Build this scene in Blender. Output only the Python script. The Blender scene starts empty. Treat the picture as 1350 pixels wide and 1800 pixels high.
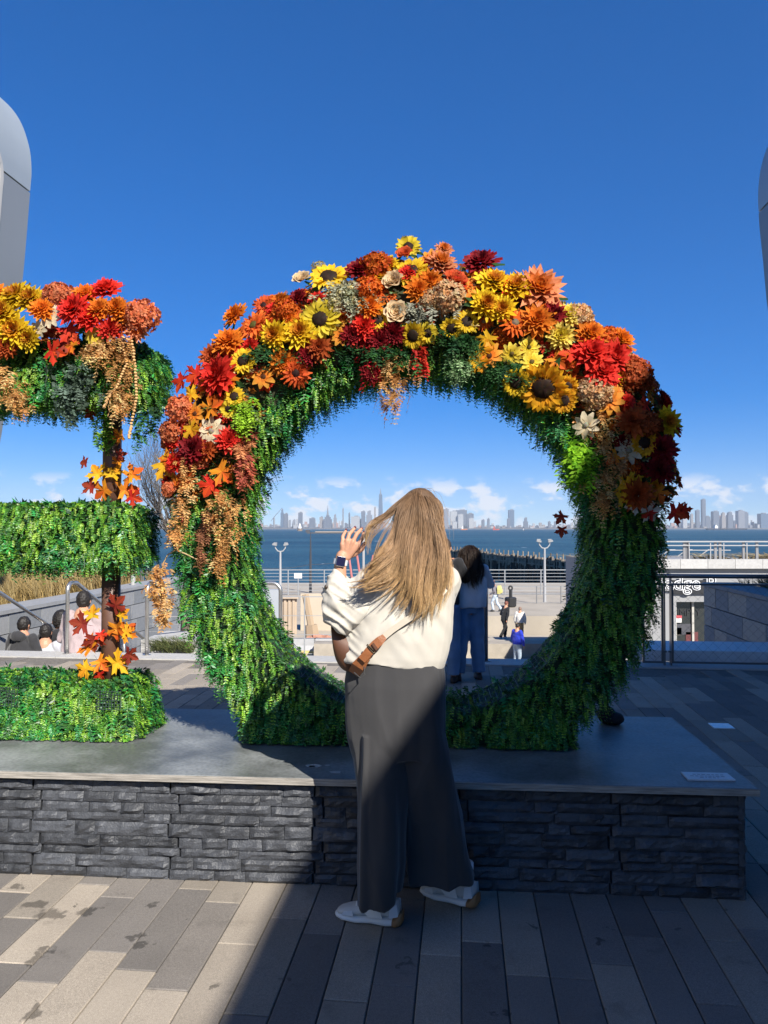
import bpy, bmesh, math, random
import numpy as np
from mathutils import Vector, Matrix, noise as mnoise

R = math.radians
random.seed(7)
RNG = np.random.default_rng(7)
SC = bpy.context.scene
COL = SC.collection

# ------------------------------------------------------------------ camera
CAMZ = 1.53
F = 1352.0                       # focal length in photo pixels (1350 x 1800)
HY = 929.0                       # horizon row
TILT = math.atan((HY - 900.0) / F)
cam = bpy.data.cameras.new('camera')
cam.sensor_fit = 'VERTICAL'
cam.sensor_height = 24.0
cam.lens = 24.0 * F / 1800.0
cam.clip_start = 0.05
cam.clip_end = 60000.0
cam_ob = bpy.data.objects.new('camera', cam)
COL.objects.link(cam_ob)
cam_ob.location = (0, 0, CAMZ)
cam_ob.rotation_euler = (math.pi / 2 + TILT, 0, 0)
SC.camera = cam_ob

# ------------------------------------------------------------------ world, sun, exposure
SUN_AZ, SUN_EL = R(-28.0), R(37.6)          # azimuth the light travels towards (0 = away from camera), elevation
LDIR = Vector((math.sin(SUN_AZ) * math.cos(SUN_EL), math.cos(SUN_AZ) * math.cos(SUN_EL), -math.sin(SUN_EL)))
world = bpy.data.worlds.new('World')
SC.world = world
world.use_nodes = True
wn, wl = world.node_tree.nodes, world.node_tree.links
wn.clear()
w_out = wn.new('ShaderNodeOutputWorld')
w_bg = wn.new('ShaderNodeBackground')
w_sky = wn.new('ShaderNodeTexSky')
w_sky.sky_type = 'NISHITA'
w_sky.sun_disc = False
w_sky.sun_elevation = SUN_EL
# Nishita: rotation 0 puts the sun on +Y, increasing clockwise seen from above
w_sky.sun_rotation = math.atan2(-LDIR.x, -LDIR.y)
w_sky.altitude = 0.0
w_sky.air_density = 0.7
w_sky.dust_density = 0.0
w_sky.ozone_density = 10.0
w_bg.inputs['Strength'].default_value = 0.068
# small fair-weather clouds low over the horizon, all the way round
w_tc = wn.new('ShaderNodeTexCoord')
w_sep = wn.new('ShaderNodeSeparateXYZ')
wl.new(w_tc.outputs['Generated'], w_sep.inputs[0])
w_az = wn.new('ShaderNodeMath'); w_az.operation = 'ARCTAN2'
wl.new(w_sep.outputs['X'], w_az.inputs[0]); wl.new(w_sep.outputs['Y'], w_az.inputs[1])
w_cmb = wn.new('ShaderNodeCombineXYZ')
w_azs = wn.new('ShaderNodeMath'); w_azs.operation = 'MULTIPLY'; w_azs.inputs[1].default_value = 26.0
w_els = wn.new('ShaderNodeMath'); w_els.operation = 'MULTIPLY'; w_els.inputs[1].default_value = 46.0
wl.new(w_az.outputs[0], w_azs.inputs[0]); wl.new(w_sep.outputs['Z'], w_els.inputs[0])
wl.new(w_azs.outputs[0], w_cmb.inputs[0]); wl.new(w_els.outputs[0], w_cmb.inputs[1])
w_cmb.inputs[2].default_value = 3.7
w_nz = wn.new('ShaderNodeTexNoise'); w_nz.inputs['Scale'].default_value = 1.0
w_nz.inputs['Detail'].default_value = 9.0; w_nz.inputs['Roughness'].default_value = 0.55
wl.new(w_cmb.outputs[0], w_nz.inputs['Vector'])
w_th = wn.new('ShaderNodeMapRange'); w_th.interpolation_type = 'SMOOTHSTEP'
w_th.inputs['From Min'].default_value = 0.475; w_th.inputs['From Max'].default_value = 0.60
wl.new(w_nz.outputs['Fac'], w_th.inputs['Value'])
w_band = wn.new('ShaderNodeValToRGB')
cr = w_band.color_ramp
cr.elements[0].position = 0.0; cr.elements[0].color = (0.55, 0.55, 0.55, 1)
cr.elements[1].position = 1.0; cr.elements[1].color = (0, 0, 0, 1)
e = cr.elements.new(0.16); e.color = (0.95, 0.95, 0.95, 1)
e = cr.elements.new(0.46); e.color = (0.9, 0.9, 0.9, 1)
e = cr.elements.new(0.62); e.color = (0.0, 0.0, 0.0, 1)
w_bs = wn.new('ShaderNodeMath'); w_bs.operation = 'MULTIPLY'; w_bs.inputs[1].default_value = 9.0
wl.new(w_sep.outputs['Z'], w_bs.inputs[0]); wl.new(w_bs.outputs[0], w_band.inputs[0])
w_mm = wn.new('ShaderNodeMath'); w_mm.operation = 'MULTIPLY'
wl.new(w_th.outputs[0], w_mm.inputs[0]); wl.new(w_band.outputs[0], w_mm.inputs[1])
w_mix = wn.new('ShaderNodeMixRGB'); w_mix.inputs[2].default_value = (8.3, 8.5, 8.9, 1)
wl.new(w_mm.outputs[0], w_mix.inputs[0])
w_pre = wn.new('ShaderNodeVectorMath'); w_pre.operation = 'SCALE'; w_pre.inputs['Scale'].default_value = 0.13
wl.new(w_sky.outputs[0], w_pre.inputs[0])
w_gam = wn.new('ShaderNodeGamma'); w_gam.inputs['Gamma'].default_value = 0.68      # the phone's soft tone curve and vivid blue
wl.new(w_pre.outputs[0], w_gam.inputs['Color'])
w_hsv = wn.new('ShaderNodeHueSaturation')
w_hsv.inputs['Hue'].default_value = 0.5125
w_hsv.inputs['Saturation'].default_value = 1.49
w_hsv.inputs['Value'].default_value = 1.07 / 0.13
wl.new(w_gam.outputs[0], w_hsv.inputs['Color'])
wl.new(w_hsv.outputs[0], w_mix.inputs[1])
wl.new(w_mix.outputs[0], w_bg.inputs['Color'])
wl.new(w_bg.outputs[0], w_out.inputs['Surface'])

sun = bpy.data.lights.new('sun', 'SUN')
sun.energy = 5.0
sun.angle = R(0.53)
sun.color = (1.0, 0.95, 0.87)
sun_ob = bpy.data.objects.new('sun', sun)
COL.objects.link(sun_ob)
sun_ob.rotation_euler = LDIR.to_track_quat('-Z', 'Y').to_euler()
sun_ob.location = (8, -15, 20)

SC.view_settings.view_transform = 'Standard'
SC.view_settings.look = 'None'
SC.view_settings.exposure = 0.8
SC.view_settings.gamma = 1.0
SC.view_settings.use_curve_mapping = False
SC.render.engine = 'CYCLES'
SC.cycles.use_denoising = True
SC.cycles.max_bounces = 8
SC.cycles.transparent_max_bounces = 12
SC.cycles.volume_bounces = 0
SC.cycles.sample_clamp_indirect = 6.0

# ------------------------------------------------------------------ helpers
CT, ST = math.cos(TILT), math.sin(TILT)
def ray(px, py):
    dx, dy = (px - 675.0) / F, (900.0 - py) / F
    return Vector((dx, CT - dy * ST, ST + dy * CT))
def P(px, py, Y):
    """world point seen at photo pixel (px, py) at distance Y in front of the camera"""
    r = ray(px, py); k = Y / r.y
    return Vector((r.x * k, Y, CAMZ + r.z * k))
def G(px, py, z=0.0):
    r = ray(px, py); k = (z - CAMZ) / r.z
    return Vector((r.x * k, r.y * k, z))

class MB:
    """collects geometry of one mesh"""
    def __init__(s):
        s.v, s.f, s.m = [], [], []
    def add(s, verts, faces, mat=0):
        o = len(s.v)
        s.v.extend([tuple(p) for p in verts])
        s.f.extend([tuple(i + o for i in f) for f in faces])
        s.m.extend([mat] * len(faces))
        return s
    def box(s, c, size, rz=0.0, mat=0, M=None):
        hx, hy, hz = size[0] / 2, size[1] / 2, size[2] / 2
        vs = [Vector((x, y, z)) for x in (-hx, hx) for y in (-hy, hy) for z in (-hz, hz)]
        if M is None:
            M = Matrix.Rotation(rz, 3, 'Z')
        vs = [M @ p + Vector(c) for p in vs]
        return s.add(vs, [(0, 1, 3, 2), (4, 6, 7, 5), (0, 4, 5, 1), (2, 3, 7, 6), (0, 2, 6, 4), (1, 5, 7, 3)], mat)
    def tube(s, pts, rad, n=8, mat=0, cap=True, round_ends=False):
        pts = [Vector(p) for p in pts]
        if not hasattr(rad, '__len__'):
            rad = [rad] * len(pts)
        rad = list(rad)
        if round_ends:
            for end in (0, -1):
                d = (pts[0] - pts[1] if end == 0 else pts[-1] - pts[-2]).normalized()
                p, r = pts[end], rad[end]
                ex = [(p + d * r * .55, r * .84), (p + d * r * .88, r * .48), (p + d * r, r * .1)]
                for q, rr in ex:
                    if end == 0:
                        pts.insert(0, q); rad.insert(0, rr)
                    else:
                        pts.append(q); rad.append(rr)
        vs, fs = [], []
        up = None
        for i, p in enumerate(pts):
            t = (pts[min(i + 1, len(pts) - 1)] - pts[max(i - 1, 0)])
            t = t.normalized() if t.length > 1e-9 else Vector((0, 0, 1))
            if up is None:
                up = t.orthogonal().normalized()
            else:
                up = up - t * up.dot(t)
                up = up.normalized() if up.length > 1e-6 else t.orthogonal().normalized()
            w = t.cross(up)
            for k in range(n):
                a = 2 * math.pi * k / n
                vs.append(p + (up * math.cos(a) + w * math.sin(a)) * rad[i])
        for i in range(len(pts) - 1):
            for k in range(n):
                a, b = i * n + k, i * n + (k + 1) % n
                fs.append((a, b, b + n, a + n))
        if cap:
            fs.append(tuple(reversed(range(n))))
            fs.append(tuple((len(pts) - 1) * n + k for k in range(n)))
        return s.add(vs, fs, mat)
    def loft(s, rings, mat=0, cap=True):
        """rings: list of lists of points (same count), closed round"""
        n = len(rings[0]); vs = [p for r in rings for p in r]; fs = []
        for i in range(len(rings) - 1):
            for k in range(n):
                a, b = i * n + k, i * n + (k + 1) % n
                fs.append((a, b, b + n, a + n))
        if cap:
            fs.append(tuple(reversed(range(n))))
            fs.append(tuple((len(rings) - 1) * n + k for k in range(n)))
        return s.add(vs, fs, mat)
    def ell(s, c, r, n=16, m=10, M=None, mat=0):
        rings = []
        c = Vector(c)
        for j in range(m + 1):
            t = -math.pi / 2 + math.pi * j / m
            t = max(min(t, math.pi / 2 - .04), -math.pi / 2 + .04)
            ring = []
            for k in range(n):
                a = 2 * math.pi * k / n
                p = Vector((r[0] * math.cos(t) * math.cos(a), r[1] * math.cos(t) * math.sin(a), r[2] * math.sin(t)))
                ring.append(c + (M @ p if M else p))
            rings.append(ring)
        return s.loft(rings, mat)
    def quad(s, a, b, c, d, mat=0):
        return s.add([a, b, c, d], [(0, 1, 2, 3)], mat)
    def mesh(s, name, mats, origin=None, smooth=False):
        me = bpy.data.meshes.new(name)
        v = s.v
        if origin is not None:
            v = [(p[0] - origin[0], p[1] - origin[1], p[2] - origin[2]) for p in v]
        me.from_pydata(v, [], s.f)
        for m in (mats if isinstance(mats, (list, tuple)) else [mats]):
            me.materials.append(m)
        me.polygons.foreach_set('material_index', s.m)
        if smooth:
            me.polygons.foreach_set('use_smooth', [True] * len(s.f))
        me.update()
        return me
    def build(s, name, mats, parent=None, origin=None, smooth=False, autosmooth=None):
        """origin: world point of the object's own origin (its parent's location for children)"""
        me = s.mesh(name, mats, origin, smooth)
        return link(name, me, parent, origin if parent is None else None)

def link(name, me, parent=None, loc=None):
    o = bpy.data.objects.new(name, me)
    COL.objects.link(o)
    if parent is not None:
        o.parent = parent
    if loc is not None:
        o.location = loc
    return o
def tag(o, label=None, cat=None, group=None, kind=None):
    if label: o['label'] = label
    if cat: o['category'] = cat
    if group: o['group'] = group
    if kind: o['kind'] = kind
    return o
def empty(name, loc, rz=0.0, label=None, cat=None, group=None):
    o = bpy.data.objects.new(name, None)
    COL.objects.link(o)
    o.location = loc
    o.rotation_euler = (0, 0, rz)
    o.empty_display_size = 0.2
    return tag(o, label, cat, group)

def smooth_angle(me, ang=0.7):
    try:
        me.set_sharp_from_angle(angle=ang)
    except Exception:
        pass

# ------------------------------------------------------------------ materials
def newmat(name):
    m = bpy.data.materials.new(name)
    m.use_nodes = True
    nt = m.node_tree
    b = nt.nodes.get('Principled BSDF')
    return m, nt, b
def pmat(name, col, rough=0.6, metal=0.0, var=0.0, vscale=8.0, bump=0.0, bscale=60.0, attr=None, transl=0.0,
         spec=0.5, objvar=0.0, stretch=(1, 1, 1), detail=5.0, sheen=0.0, bdist=0.01, coat=0.0):
    m, nt, b = newmat(name)
    N, L = nt.nodes, nt.links
    b.inputs['Roughness'].default_value = rough
    b.inputs['Metallic'].default_value = metal
    b.inputs['Specular IOR Level'].default_value = spec
    if sheen: b.inputs['Sheen Weight'].default_value = sheen
    if coat: b.inputs['Coat Weight'].default_value = coat
    rgb = N.new('ShaderNodeRGB'); rgb.outputs[0].default_value = (*col, 1)
    out = rgb.outputs[0]
    if attr:
        at = N.new('ShaderNodeAttribute'); at.attribute_name = attr
        out = at.outputs['Color']
    tc = N.new('ShaderNodeTexCoord')
    mp = N.new('ShaderNodeMapping'); mp.inputs['Scale'].default_value = stretch
    L.new(tc.outputs['Object'], mp.inputs['Vector'])
    if var:
        nz = N.new('ShaderNodeTexNoise'); nz.inputs['Scale'].default_value = vscale; nz.inputs['Detail'].default_value = detail
        L.new(mp.outputs[0], nz.inputs['Vector'])
        mr = N.new('ShaderNodeMapRange')
        mr.inputs['From Min'].default_value = 0.25; mr.inputs['From Max'].default_value = 0.75
        mr.inputs['To Min'].default_value = 1 - var; mr.inputs['To Max'].default_value = 1 + var
        L.new(nz.outputs['Fac'], mr.inputs['Value'])
        mx = N.new('ShaderNodeVectorMath'); mx.operation = 'SCALE'
        L.new(out, mx.inputs[0]); L.new(mr.outputs[0], mx.inputs['Scale'])
        out = mx.outputs[0]
    if objvar:
        oi = N.new('ShaderNodeObjectInfo')
        mr = N.new('ShaderNodeMapRange'); mr.inputs['To Min'].default_value = 1 - objvar; mr.inputs['To Max'].default_value = 1 + objvar
        L.new(oi.outputs['Random'], mr.inputs['Value'])
        mx = N.new('ShaderNodeVectorMath'); mx.operation = 'SCALE'
        L.new(out, mx.inputs[0]); L.new(mr.outputs[0], mx.inputs['Scale'])
        out = mx.outputs[0]
    L.new(out, b.inputs['Base Color'])
    if bump:
        nb = N.new('ShaderNodeTexNoise'); nb.inputs['Scale'].default_value = bscale; nb.inputs['Detail'].default_value = 6
        L.new(mp.outputs[0], nb.inputs['Vector'])
        bp = N.new('ShaderNodeBump'); bp.inputs['Strength'].default_value = bump; bp.inputs['Distance'].default_value = bdist
        L.new(nb.outputs['Fac'], bp.inputs['Height']); L.new(bp.outputs[0], b.inputs['Normal'])
    if transl:
        tr = N.new('ShaderNodeBsdfTranslucent'); L.new(out, tr.inputs['Color'])
        ms = N.new('ShaderNodeMixShader'); ms.inputs[0].default_value = transl
        o = N['Material Output']
        L.new(b.outputs[0], ms.inputs[1]); L.new(tr.outputs[0], ms.inputs[2]); L.new(ms.outputs[0], o.inputs['Surface'])
    return m
MT = {}
def M_(name, *a, **k):
    if name not in MT:
        MT[name] = pmat(name, *a, **k)
    return MT[name]

class Frame:
    def __init__(s, origin, ang):
        s.o = Vector(origin); s.a = ang
        s.M = Matrix.Rotation(ang, 3, 'Z'); s.I = s.M.transposed()
    def w(s, x, y, z):
        return s.o + s.M @ Vector((x, y, z))
    def l(s, p):
        return s.I @ (Vector(p) - s.o)
    def at(s, px, py, yl):
        """local point where the pixel's ray meets the local plane y = yl"""
        c = s.I @ (Vector((0, 0, CAMZ)) - s.o); d = s.I @ ray(px, py)
        return c + d * ((yl - c.y) / d.y)

PLZ = 0.47
PF = Frame((1.505, 3.185, 0), R(-4.2))          # plinth frame: origin at its front right corner
PAV = Frame((0, 0, 0), R(-5.7))                 # paving frame

# ------------------------------------------------------------------ plaza floor
def paver_mat(name, col):
    m, nt, b = newmat(name)
    N, L = nt.nodes, nt.links
    geo = N.new('ShaderNodeNewGeometry')
    def noise(scale, detail=4):
        n = N.new('ShaderNodeTexNoise'); n.inputs['Scale'].default_value = scale; n.inputs['Detail'].default_value = detail
        L.new(geo.outputs['Position'], n.inputs['Vector']); return n
    def rng(sock, a, b_, c, d):
        r = N.new('ShaderNodeMapRange')
        for k, v in zip(('From Min', 'From Max', 'To Min', 'To Max'), (a, b_, c, d)): r.inputs[k].default_value = v
        L.new(sock, r.inputs['Value']); return r.outputs[0]
    def mul(a, b_):
        x = N.new('ShaderNodeMath'); x.operation = 'MULTIPLY'
        L.new(a, x.inputs[0]); L.new(b_, x.inputs[1]); return x.outputs[0]
    oi = N.new('ShaderNodeObjectInfo')
    f = rng(oi.outputs['Random'], 0, 1, 0.86, 1.12)
    f = mul(f, rng(noise(3.0).outputs['Fac'], .3, .7, .9, 1.08))
    f = mul(f, rng(noise(420.0, 2).outputs['Fac'], .3, .7, .66, 1.32))      # aggregate speckle
    f = mul(f, rng(noise(95.0, 5).outputs['Fac'], .3, .7, .9, 1.08))
    # spills, gum spots and drips with shapes of their own
    nw = noise(16.0, 6)
    sh = N.new('ShaderNodeVectorMath'); sh.operation = 'MULTIPLY_ADD'
    L.new(nw.outputs['Color'], sh.inputs[0]); sh.inputs[1].default_value = (.16, .16, 0); L.new(geo.outputs['Position'], sh.inputs[2])
    stain = None
    spots = [(62, 1592, .045), (85, 1606, .05), (110, 1607, .03), (60, 1684, .035), (85, 1670, .028), (60, 1692, .02), (238, 1650, .026), (248, 1663, .024),
             (150, 1600, .03), (168, 1598, .02), (130, 1590, .018), (55, 1785, .035), (70, 1770, .02), (25, 1562, .03), (265, 1595, .022), (335, 1615, .01),
             (380, 1735, .018), (935, 1628, .016), (1050, 1655, .016), (880, 1780, .018), (858, 1665, .016)]
    for px, py, rr in spots:
        g = G(px, py)
        sub = N.new('ShaderNodeVectorMath'); sub.operation = 'DISTANCE'
        L.new(sh.outputs[0], sub.inputs[0]); sub.inputs[1].default_value = (g.x + .08, g.y + .08, 0.0)
        v = rng(sub.outputs['Value'], rr * .75, rr * 1.15, 1.0, 0.0)
        if stain is None: stain = v
        else:
            mx = N.new('ShaderNodeMath'); mx.operation = 'MAXIMUM'
            L.new(stain, mx.inputs[0]); L.new(v, mx.inputs[1]); stain = mx.outputs[0]
    # random small gum spots
    vo = N.new('ShaderNodeTexVoronoi'); vo.inputs['Scale'].default_value = 5.5
    L.new(sh.outputs[0], vo.inputs['Vector'])
    g2 = rng(vo.outputs['Distance'], .045, .09, .8, 0.0)
    mx = N.new('ShaderNodeMath'); mx.operation = 'MAXIMUM'; L.new(stain, mx.inputs[0]); L.new(g2, mx.inputs[1]); stain = mx.outputs[0]
    g3 = rng(noise(7.5, 8).outputs['Fac'], .60, .70, 0.0, .35)
    mx = N.new('ShaderNodeMath'); mx.operation = 'MAXIMUM'; L.new(stain, mx.inputs[0]); L.new(g3, mx.inputs[1]); stain = mx.outputs[0]
    f = mul(f, rng(stain, 0, 1, 1.0, 0.44))
    sc = N.new('ShaderNodeVectorMath'); sc.operation = 'SCALE'
    sc.inputs[0].default_value = col; L.new(f, sc.inputs['Scale'])
    L.new(sc.outputs[0], b.inputs['Base Color'])
    b.inputs['Roughness'].default_value = 0.85
    bp = N.new('ShaderNodeBump'); bp.inputs['Strength'].default_value = .35; bp.inputs['Distance'].default_value = .004
    L.new(noise(260, 4).outputs['Fac'], bp.inputs['Height']); L.new(bp.outputs[0], b.inputs['Normal'])
    return m
PMATS = [paver_mat('paver_sand', (.335, .288, .232)), paver_mat('paver_tan', (.262, .228, .186)),
         paver_mat('paver_grey', (.21, .188, .166)), paver_mat('paver_dark', (.172, .156, .141))]
mortar = M_('mortar', (.14, .125, .108), .95, var=.3, vscale=30)

EDGE_Y = 9.15                                    # paving-frame distance of the plaza's far edge
floor = MB()
floor.add([PAV.w(x, y, -.012) for x, y in ((-9, -9), (9, -9), (9, EDGE_Y), (-9, EDGE_Y))] +
          [PAV.w(x, y, -.5) for x, y in ((-9, -9), (9, -9), (9, EDGE_Y), (-9, EDGE_Y))],
          [(0, 1, 2, 3), (7, 6, 5, 4), (0, 4, 5, 1), (1, 5, 6, 2), (2, 6, 7, 3), (3, 7, 4, 0)])
floor_ob = tag(floor.build('plaza_floor', mortar), kind='structure', label='plaza floor of long beige and grey pavers')

def paver_mesh(i):
    """one long paver with eased edges, local origin at its centre on the top plane"""
    w, l, g, bv, t = .150, .600, .0022, .003, .05
    hx, hy = w / 2 - g, l / 2 - g
    mb = MB()
    vs = [(sx * hx, sy * hy, -t) for sx, sy in ((-1, -1), (1, -1), (1, 1), (-1, 1))]
    vs += [(sx * hx, sy * hy, -bv) for sx, sy in ((-1, -1), (1, -1), (1, 1), (-1, 1))]
    vs += [(sx * (hx - bv), sy * (hy - bv), 0) for sx, sy in ((-1, -1), (1, -1), (1, 1), (-1, 1))]
    fs = [(8, 9, 10, 11)]
    for k in range(4):
        j = (k + 1) % 4
        fs += [(k, j, 4 + j, 4 + k), (4 + k, 4 + j, 8 + j, 8 + k)]
    mb.add(vs, fs)
    return mb.mesh('paver', PMATS[i])
PMESH = [paver_mesh(i) for i in range(4)]
pav = []
prng = random.Random(31)
for i in range(-44, 44):
    off = prng.choice((0, .2, .3, .4, .1, .5))
    for j in range(-1, 17):
        x, y = i * .15 + .075, j * .6 + off
        if y + .3 > EDGE_Y - .42: continue
        wv = PAV.w(x, y, 0)
        if wv.y < 1.7 or abs(wv.x) > .56 * wv.y + .5: continue
        lp = PF.l(wv)
        if lp.x < -.35 and .35 < lp.y < .80: continue           # under the plinth
        d = wv.y
        size = (F * .15 / d) * (F * CAMZ * .6 / d ** 2)
        vis = abs(wv.x) < .51 * d and d > 2.25
        hidden = lp.x < -.1 and 0 < lp.y < 1.1
        # hidden behind the plinth and the two letters
        pxx = 675 + F * wv.x / d; pyy = HY + F * CAMZ / d
        if 290 < pxx < 420 or pxx > 1040: behind = pyy > 1250 and lp.y > 1.0 and pxx < 1180
        else: behind = lp.y > 1.0 and not (440 < pxx < 1060 and pyy < 1215) and pxx < 1180
        pav.append((-(size if vis and not hidden and not behind else size * .01), x, y, prng.choices((0, 1, 2, 3), (.34, .24, .26, .16))[0]))
pav.sort()
rest = MB()
for n, (s_, x, y, tone) in enumerate(pav):
    p = PAV.w(x, y, prng.uniform(-.0012, .0012))
    if n < 298:
        o = link('paver', PMESH[tone], floor_ob)
        o.location = p; o.rotation_euler = (prng.uniform(-.002, .002), prng.uniform(-.004, .004), PAV.a)
    else:
        me = PMESH[tone]
        rest.add([PAV.w(x + v.co.x, y + v.co.y, v.co.z) for v in me.vertices], [tuple(f.vertices) for f in me.polygons], tone)
tag(rest.build('paver_field', PMATS, floor_ob), kind='stuff')

coping_m = M_('pale_granite', (.42, .41, .39), .7, var=.12, vscale=14, bump=.15, bscale=200, objvar=.06)
x = -8.4
while x < 8.4:                                   # coping along the top of the stairs
    mb = MB(); mb.box((0, 0, -.05), (1.195, .40, .1))
    o = mb.build('coping_stone', coping_m, floor_ob)
    o.location = PAV.w(x + .6, EDGE_Y - .205, .003); o.rotation_euler = (0, 0, PAV.a)
    x += 1.2

# white glass paver light set in the paving
g = G(1268, 1277)
mb = MB(); mb.box((0, 0, .001), (.155, .15, .006))
o = mb.build('ground_light', M_('frosted_glass', (.75, .78, .8), .12, spec=.8))
o.location = (g.x, g.y, .003); o.rotation_euler = (0, 0, PAV.a)
tag(o, 'small square frosted light plate set in the shaded paving', 'ground light')

# ------------------------------------------------------------------ plinth with split-stone cladding
slate = M_('split_slate', (.047, .050, .057), .5, var=.35, vscale=22, bump=.6, bscale=130, objvar=.38, spec=.5, bdist=.006)
pl = empty('plinth', PF.o, PF.a, 'long low plinth clad in dark split stone under a grey top', 'plinth')
PLL, PLD = 6.2, 1.16
mb = MB(); mb.box((-PLL / 2, PLD / 2, .21), (PLL - .08, PLD - .08, .42))
mb.build('core', M_('plinth_core', (.02, .02, .022), .9), pl)
mb = MB()
mb.box((-PLL / 2 + .012, PLD / 2, .452), (PLL + .03, PLD + .04, .030))
topm, nt, b = newmat('worn_grey_paint')
N, L = nt.nodes, nt.links
tc = N.new('ShaderNodeTexCoord')
n1 = N.new('ShaderNodeTexNoise'); n1.inputs['Scale'].default_value = 2.3; n1.inputs['Detail'].default_value = 12; n1.inputs['Roughness'].default_value = .65
n2 = N.new('ShaderNodeTexNoise'); n2.inputs['Scale'].default_value = 60; n2.inputs['Detail'].default_value = 4
L.new(tc.outputs['Object'], n1.inputs[0]); L.new(tc.outputs['Object'], n2.inputs[0])
r1 = N.new('ShaderNodeValToRGB'); r1.color_ramp.elements[0].position = .40; r1.color_ramp.elements[1].position = .66
r1.color_ramp.elements[0].color = (.115, .122, .118, 1); r1.color_ramp.elements[1].color = (.27, .285, .285, 1)
L.new(n1.outputs['Fac'], r1.inputs[0])
mx = N.new('ShaderNodeMixRGB'); mx.blend_type = 'MULTIPLY'; mx.inputs[0].default_value = .55
r2 = N.new('ShaderNodeValToRGB'); r2.color_ramp.elements[0].position = .3; r2.color_ramp.elements[0].color = (.45, .45, .45, 1); r2.color_ramp.elements[1].position = .6
L.new(n2.outputs['Fac'], r2.inputs[0]); L.new(r1.outputs[0], mx.inputs[1]); L.new(r2.outputs[0], mx.inputs[2])
L.new(mx.outputs[0], b.inputs['Base Color'])
rr = N.new('ShaderNodeMapRange'); rr.inputs['To Min'].default_value = .28; rr.inputs['To Max'].default_value = .55
L.new(n1.outputs['Fac'], rr.inputs['Value']); L.new(rr.outputs[0], b.inputs['Roughness'])
top_ob = mb.build('top_board', [topm], pl)
bev = top_ob.modifiers.new('bevel', 'BEVEL'); bev.width = .003; bev.segments = 1
# the laminated front and side edges of the board
edge_m = M_('weathered_edge', (.30, .275, .24), .75, var=.45, vscale=9, stretch=(1, 1, 14), bump=.3, bscale=40)
mb = MB()
for z0, z1, c in ((.438, .447, 0), (.4478, .4562, 0), (.457, .4655, 0)):
    mb.box((-PLL / 2 + .012, -.0225, (z0 + z1) / 2), (PLL + .036, .006, z1 - z0))
    mb.box((.0295, PLD / 2, (z0 + z1) / 2), (.006, PLD + .04, z1 - z0))
mb.build('board_edge', edge_m, pl)

def stone(w, h, depth, rnd, seed):
    """split-face stone: rough front (towards -y), local origin at its lower left back corner"""
    nx, nz = max(3, int(w / .020)), max(3, int(h / .012))
    mb = MB(); vs = []
    tilt = rnd.uniform(-.006, .006); tz = rnd.uniform(-.007, .004)
    for j in range(nz + 1):
        for i in range(nx + 1):
            u, v = i / nx, j / nz
            ed = min(1, min(u, 1 - u) * w / .012) * min(1, min(v, 1 - v) * h / .010)
            p = Vector((u * w * 17 + seed * 3.1, v * h * 34, seed * 1.7))
            r = mnoise.noise(p) * .006 + mnoise.noise(p * 2.7) * .004 + max(0, mnoise.noise(p * .8 + Vector((9, 3, 1)))) * .020
            y = -(depth * (.55 + .45 * ed) + r * ed + tilt * (u - .5) + tz * (v - .5) * 2)
            vs.append((u * w + .003 * mnoise.noise(p * 3) * (0 < u < 1), y, v * h + .003 * mnoise.noise(p * 2 + Vector((4, 4, 4)))))
    fs = [(j * (nx + 1) + i, j * (nx + 1) + i + 1, (j + 1) * (nx + 1) + i + 1, (j + 1) * (nx + 1) + i) for j in range(nz) for i in range(nx)]
    n0 = len(vs)
    vs += [(0, .01, 0), (w, .01, 0), (w, .01, h), (0, .01, h)]
    bl, br, tl, tr = 0, nx, nz * (nx + 1), nz * (nx + 1) + nx
    fs += [(n0, n0 + 1, *range(br, bl - 1, -1)), (n0 + 2, n0 + 3, *range(tl, tr + 1)),
           (n0 + 3, n0, *range(bl, tl + 1, nx + 1)), (n0 + 1, n0 + 2, *range(tr, br - 1, -(nx + 1)))]
    return mb.add(vs, fs)
srnd = random.Random(5)
def clad(x0, x1, place, seed0):
    """interlocking panels of thin split stones between x0 and x1 along a face"""
    hs = [.046, .056, .040, .052, .060, .042, .050, .046, .058]
    k = .430 / sum(hs); z = .001; sd = seed0
    cuts = []; c = x0
    while c < x1 - .35:
        c += .60 + srnd.uniform(-.04, .04); cuts.append(c)
    for ci, h in enumerate(hs):
        h *= k
        jog = .045 * ((ci // 2) % 2) + srnd.uniform(-.006, .006)
        ends = [x0] + [q_ + jog for q_ in cuts if q_ + jog < x1 - .1] + [x1]
        for pa, pb in zip(ends[:-1], ends[1:]):
            x = pa
            while x < pb - .01:
                w = srnd.choice((.10, .15, .20, .26, .33, .42)) * srnd.uniform(.9, 1.1)
                if x + w > pb - .09: w = pb - x
                gap = .009 if abs(x + w - pb) < .001 else .002
                o = stone(w - gap, h - .0015, srnd.choice((.012, .014, .017, .021)), srnd, sd).build('stone', slate, pl)
                place(o, x, z); sd += 1
                x += w
        z += h
def place_front(o, x, z): o.location = (x, .032, z)
clad(-4.3, -.004, place_front, 1)
def place_side(o, x, z): o.location = (-.034, x, z); o.rotation_euler = (0, 0, math.pi / 2)
clad(.01, PLD - .01, place_side, 900)

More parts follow.
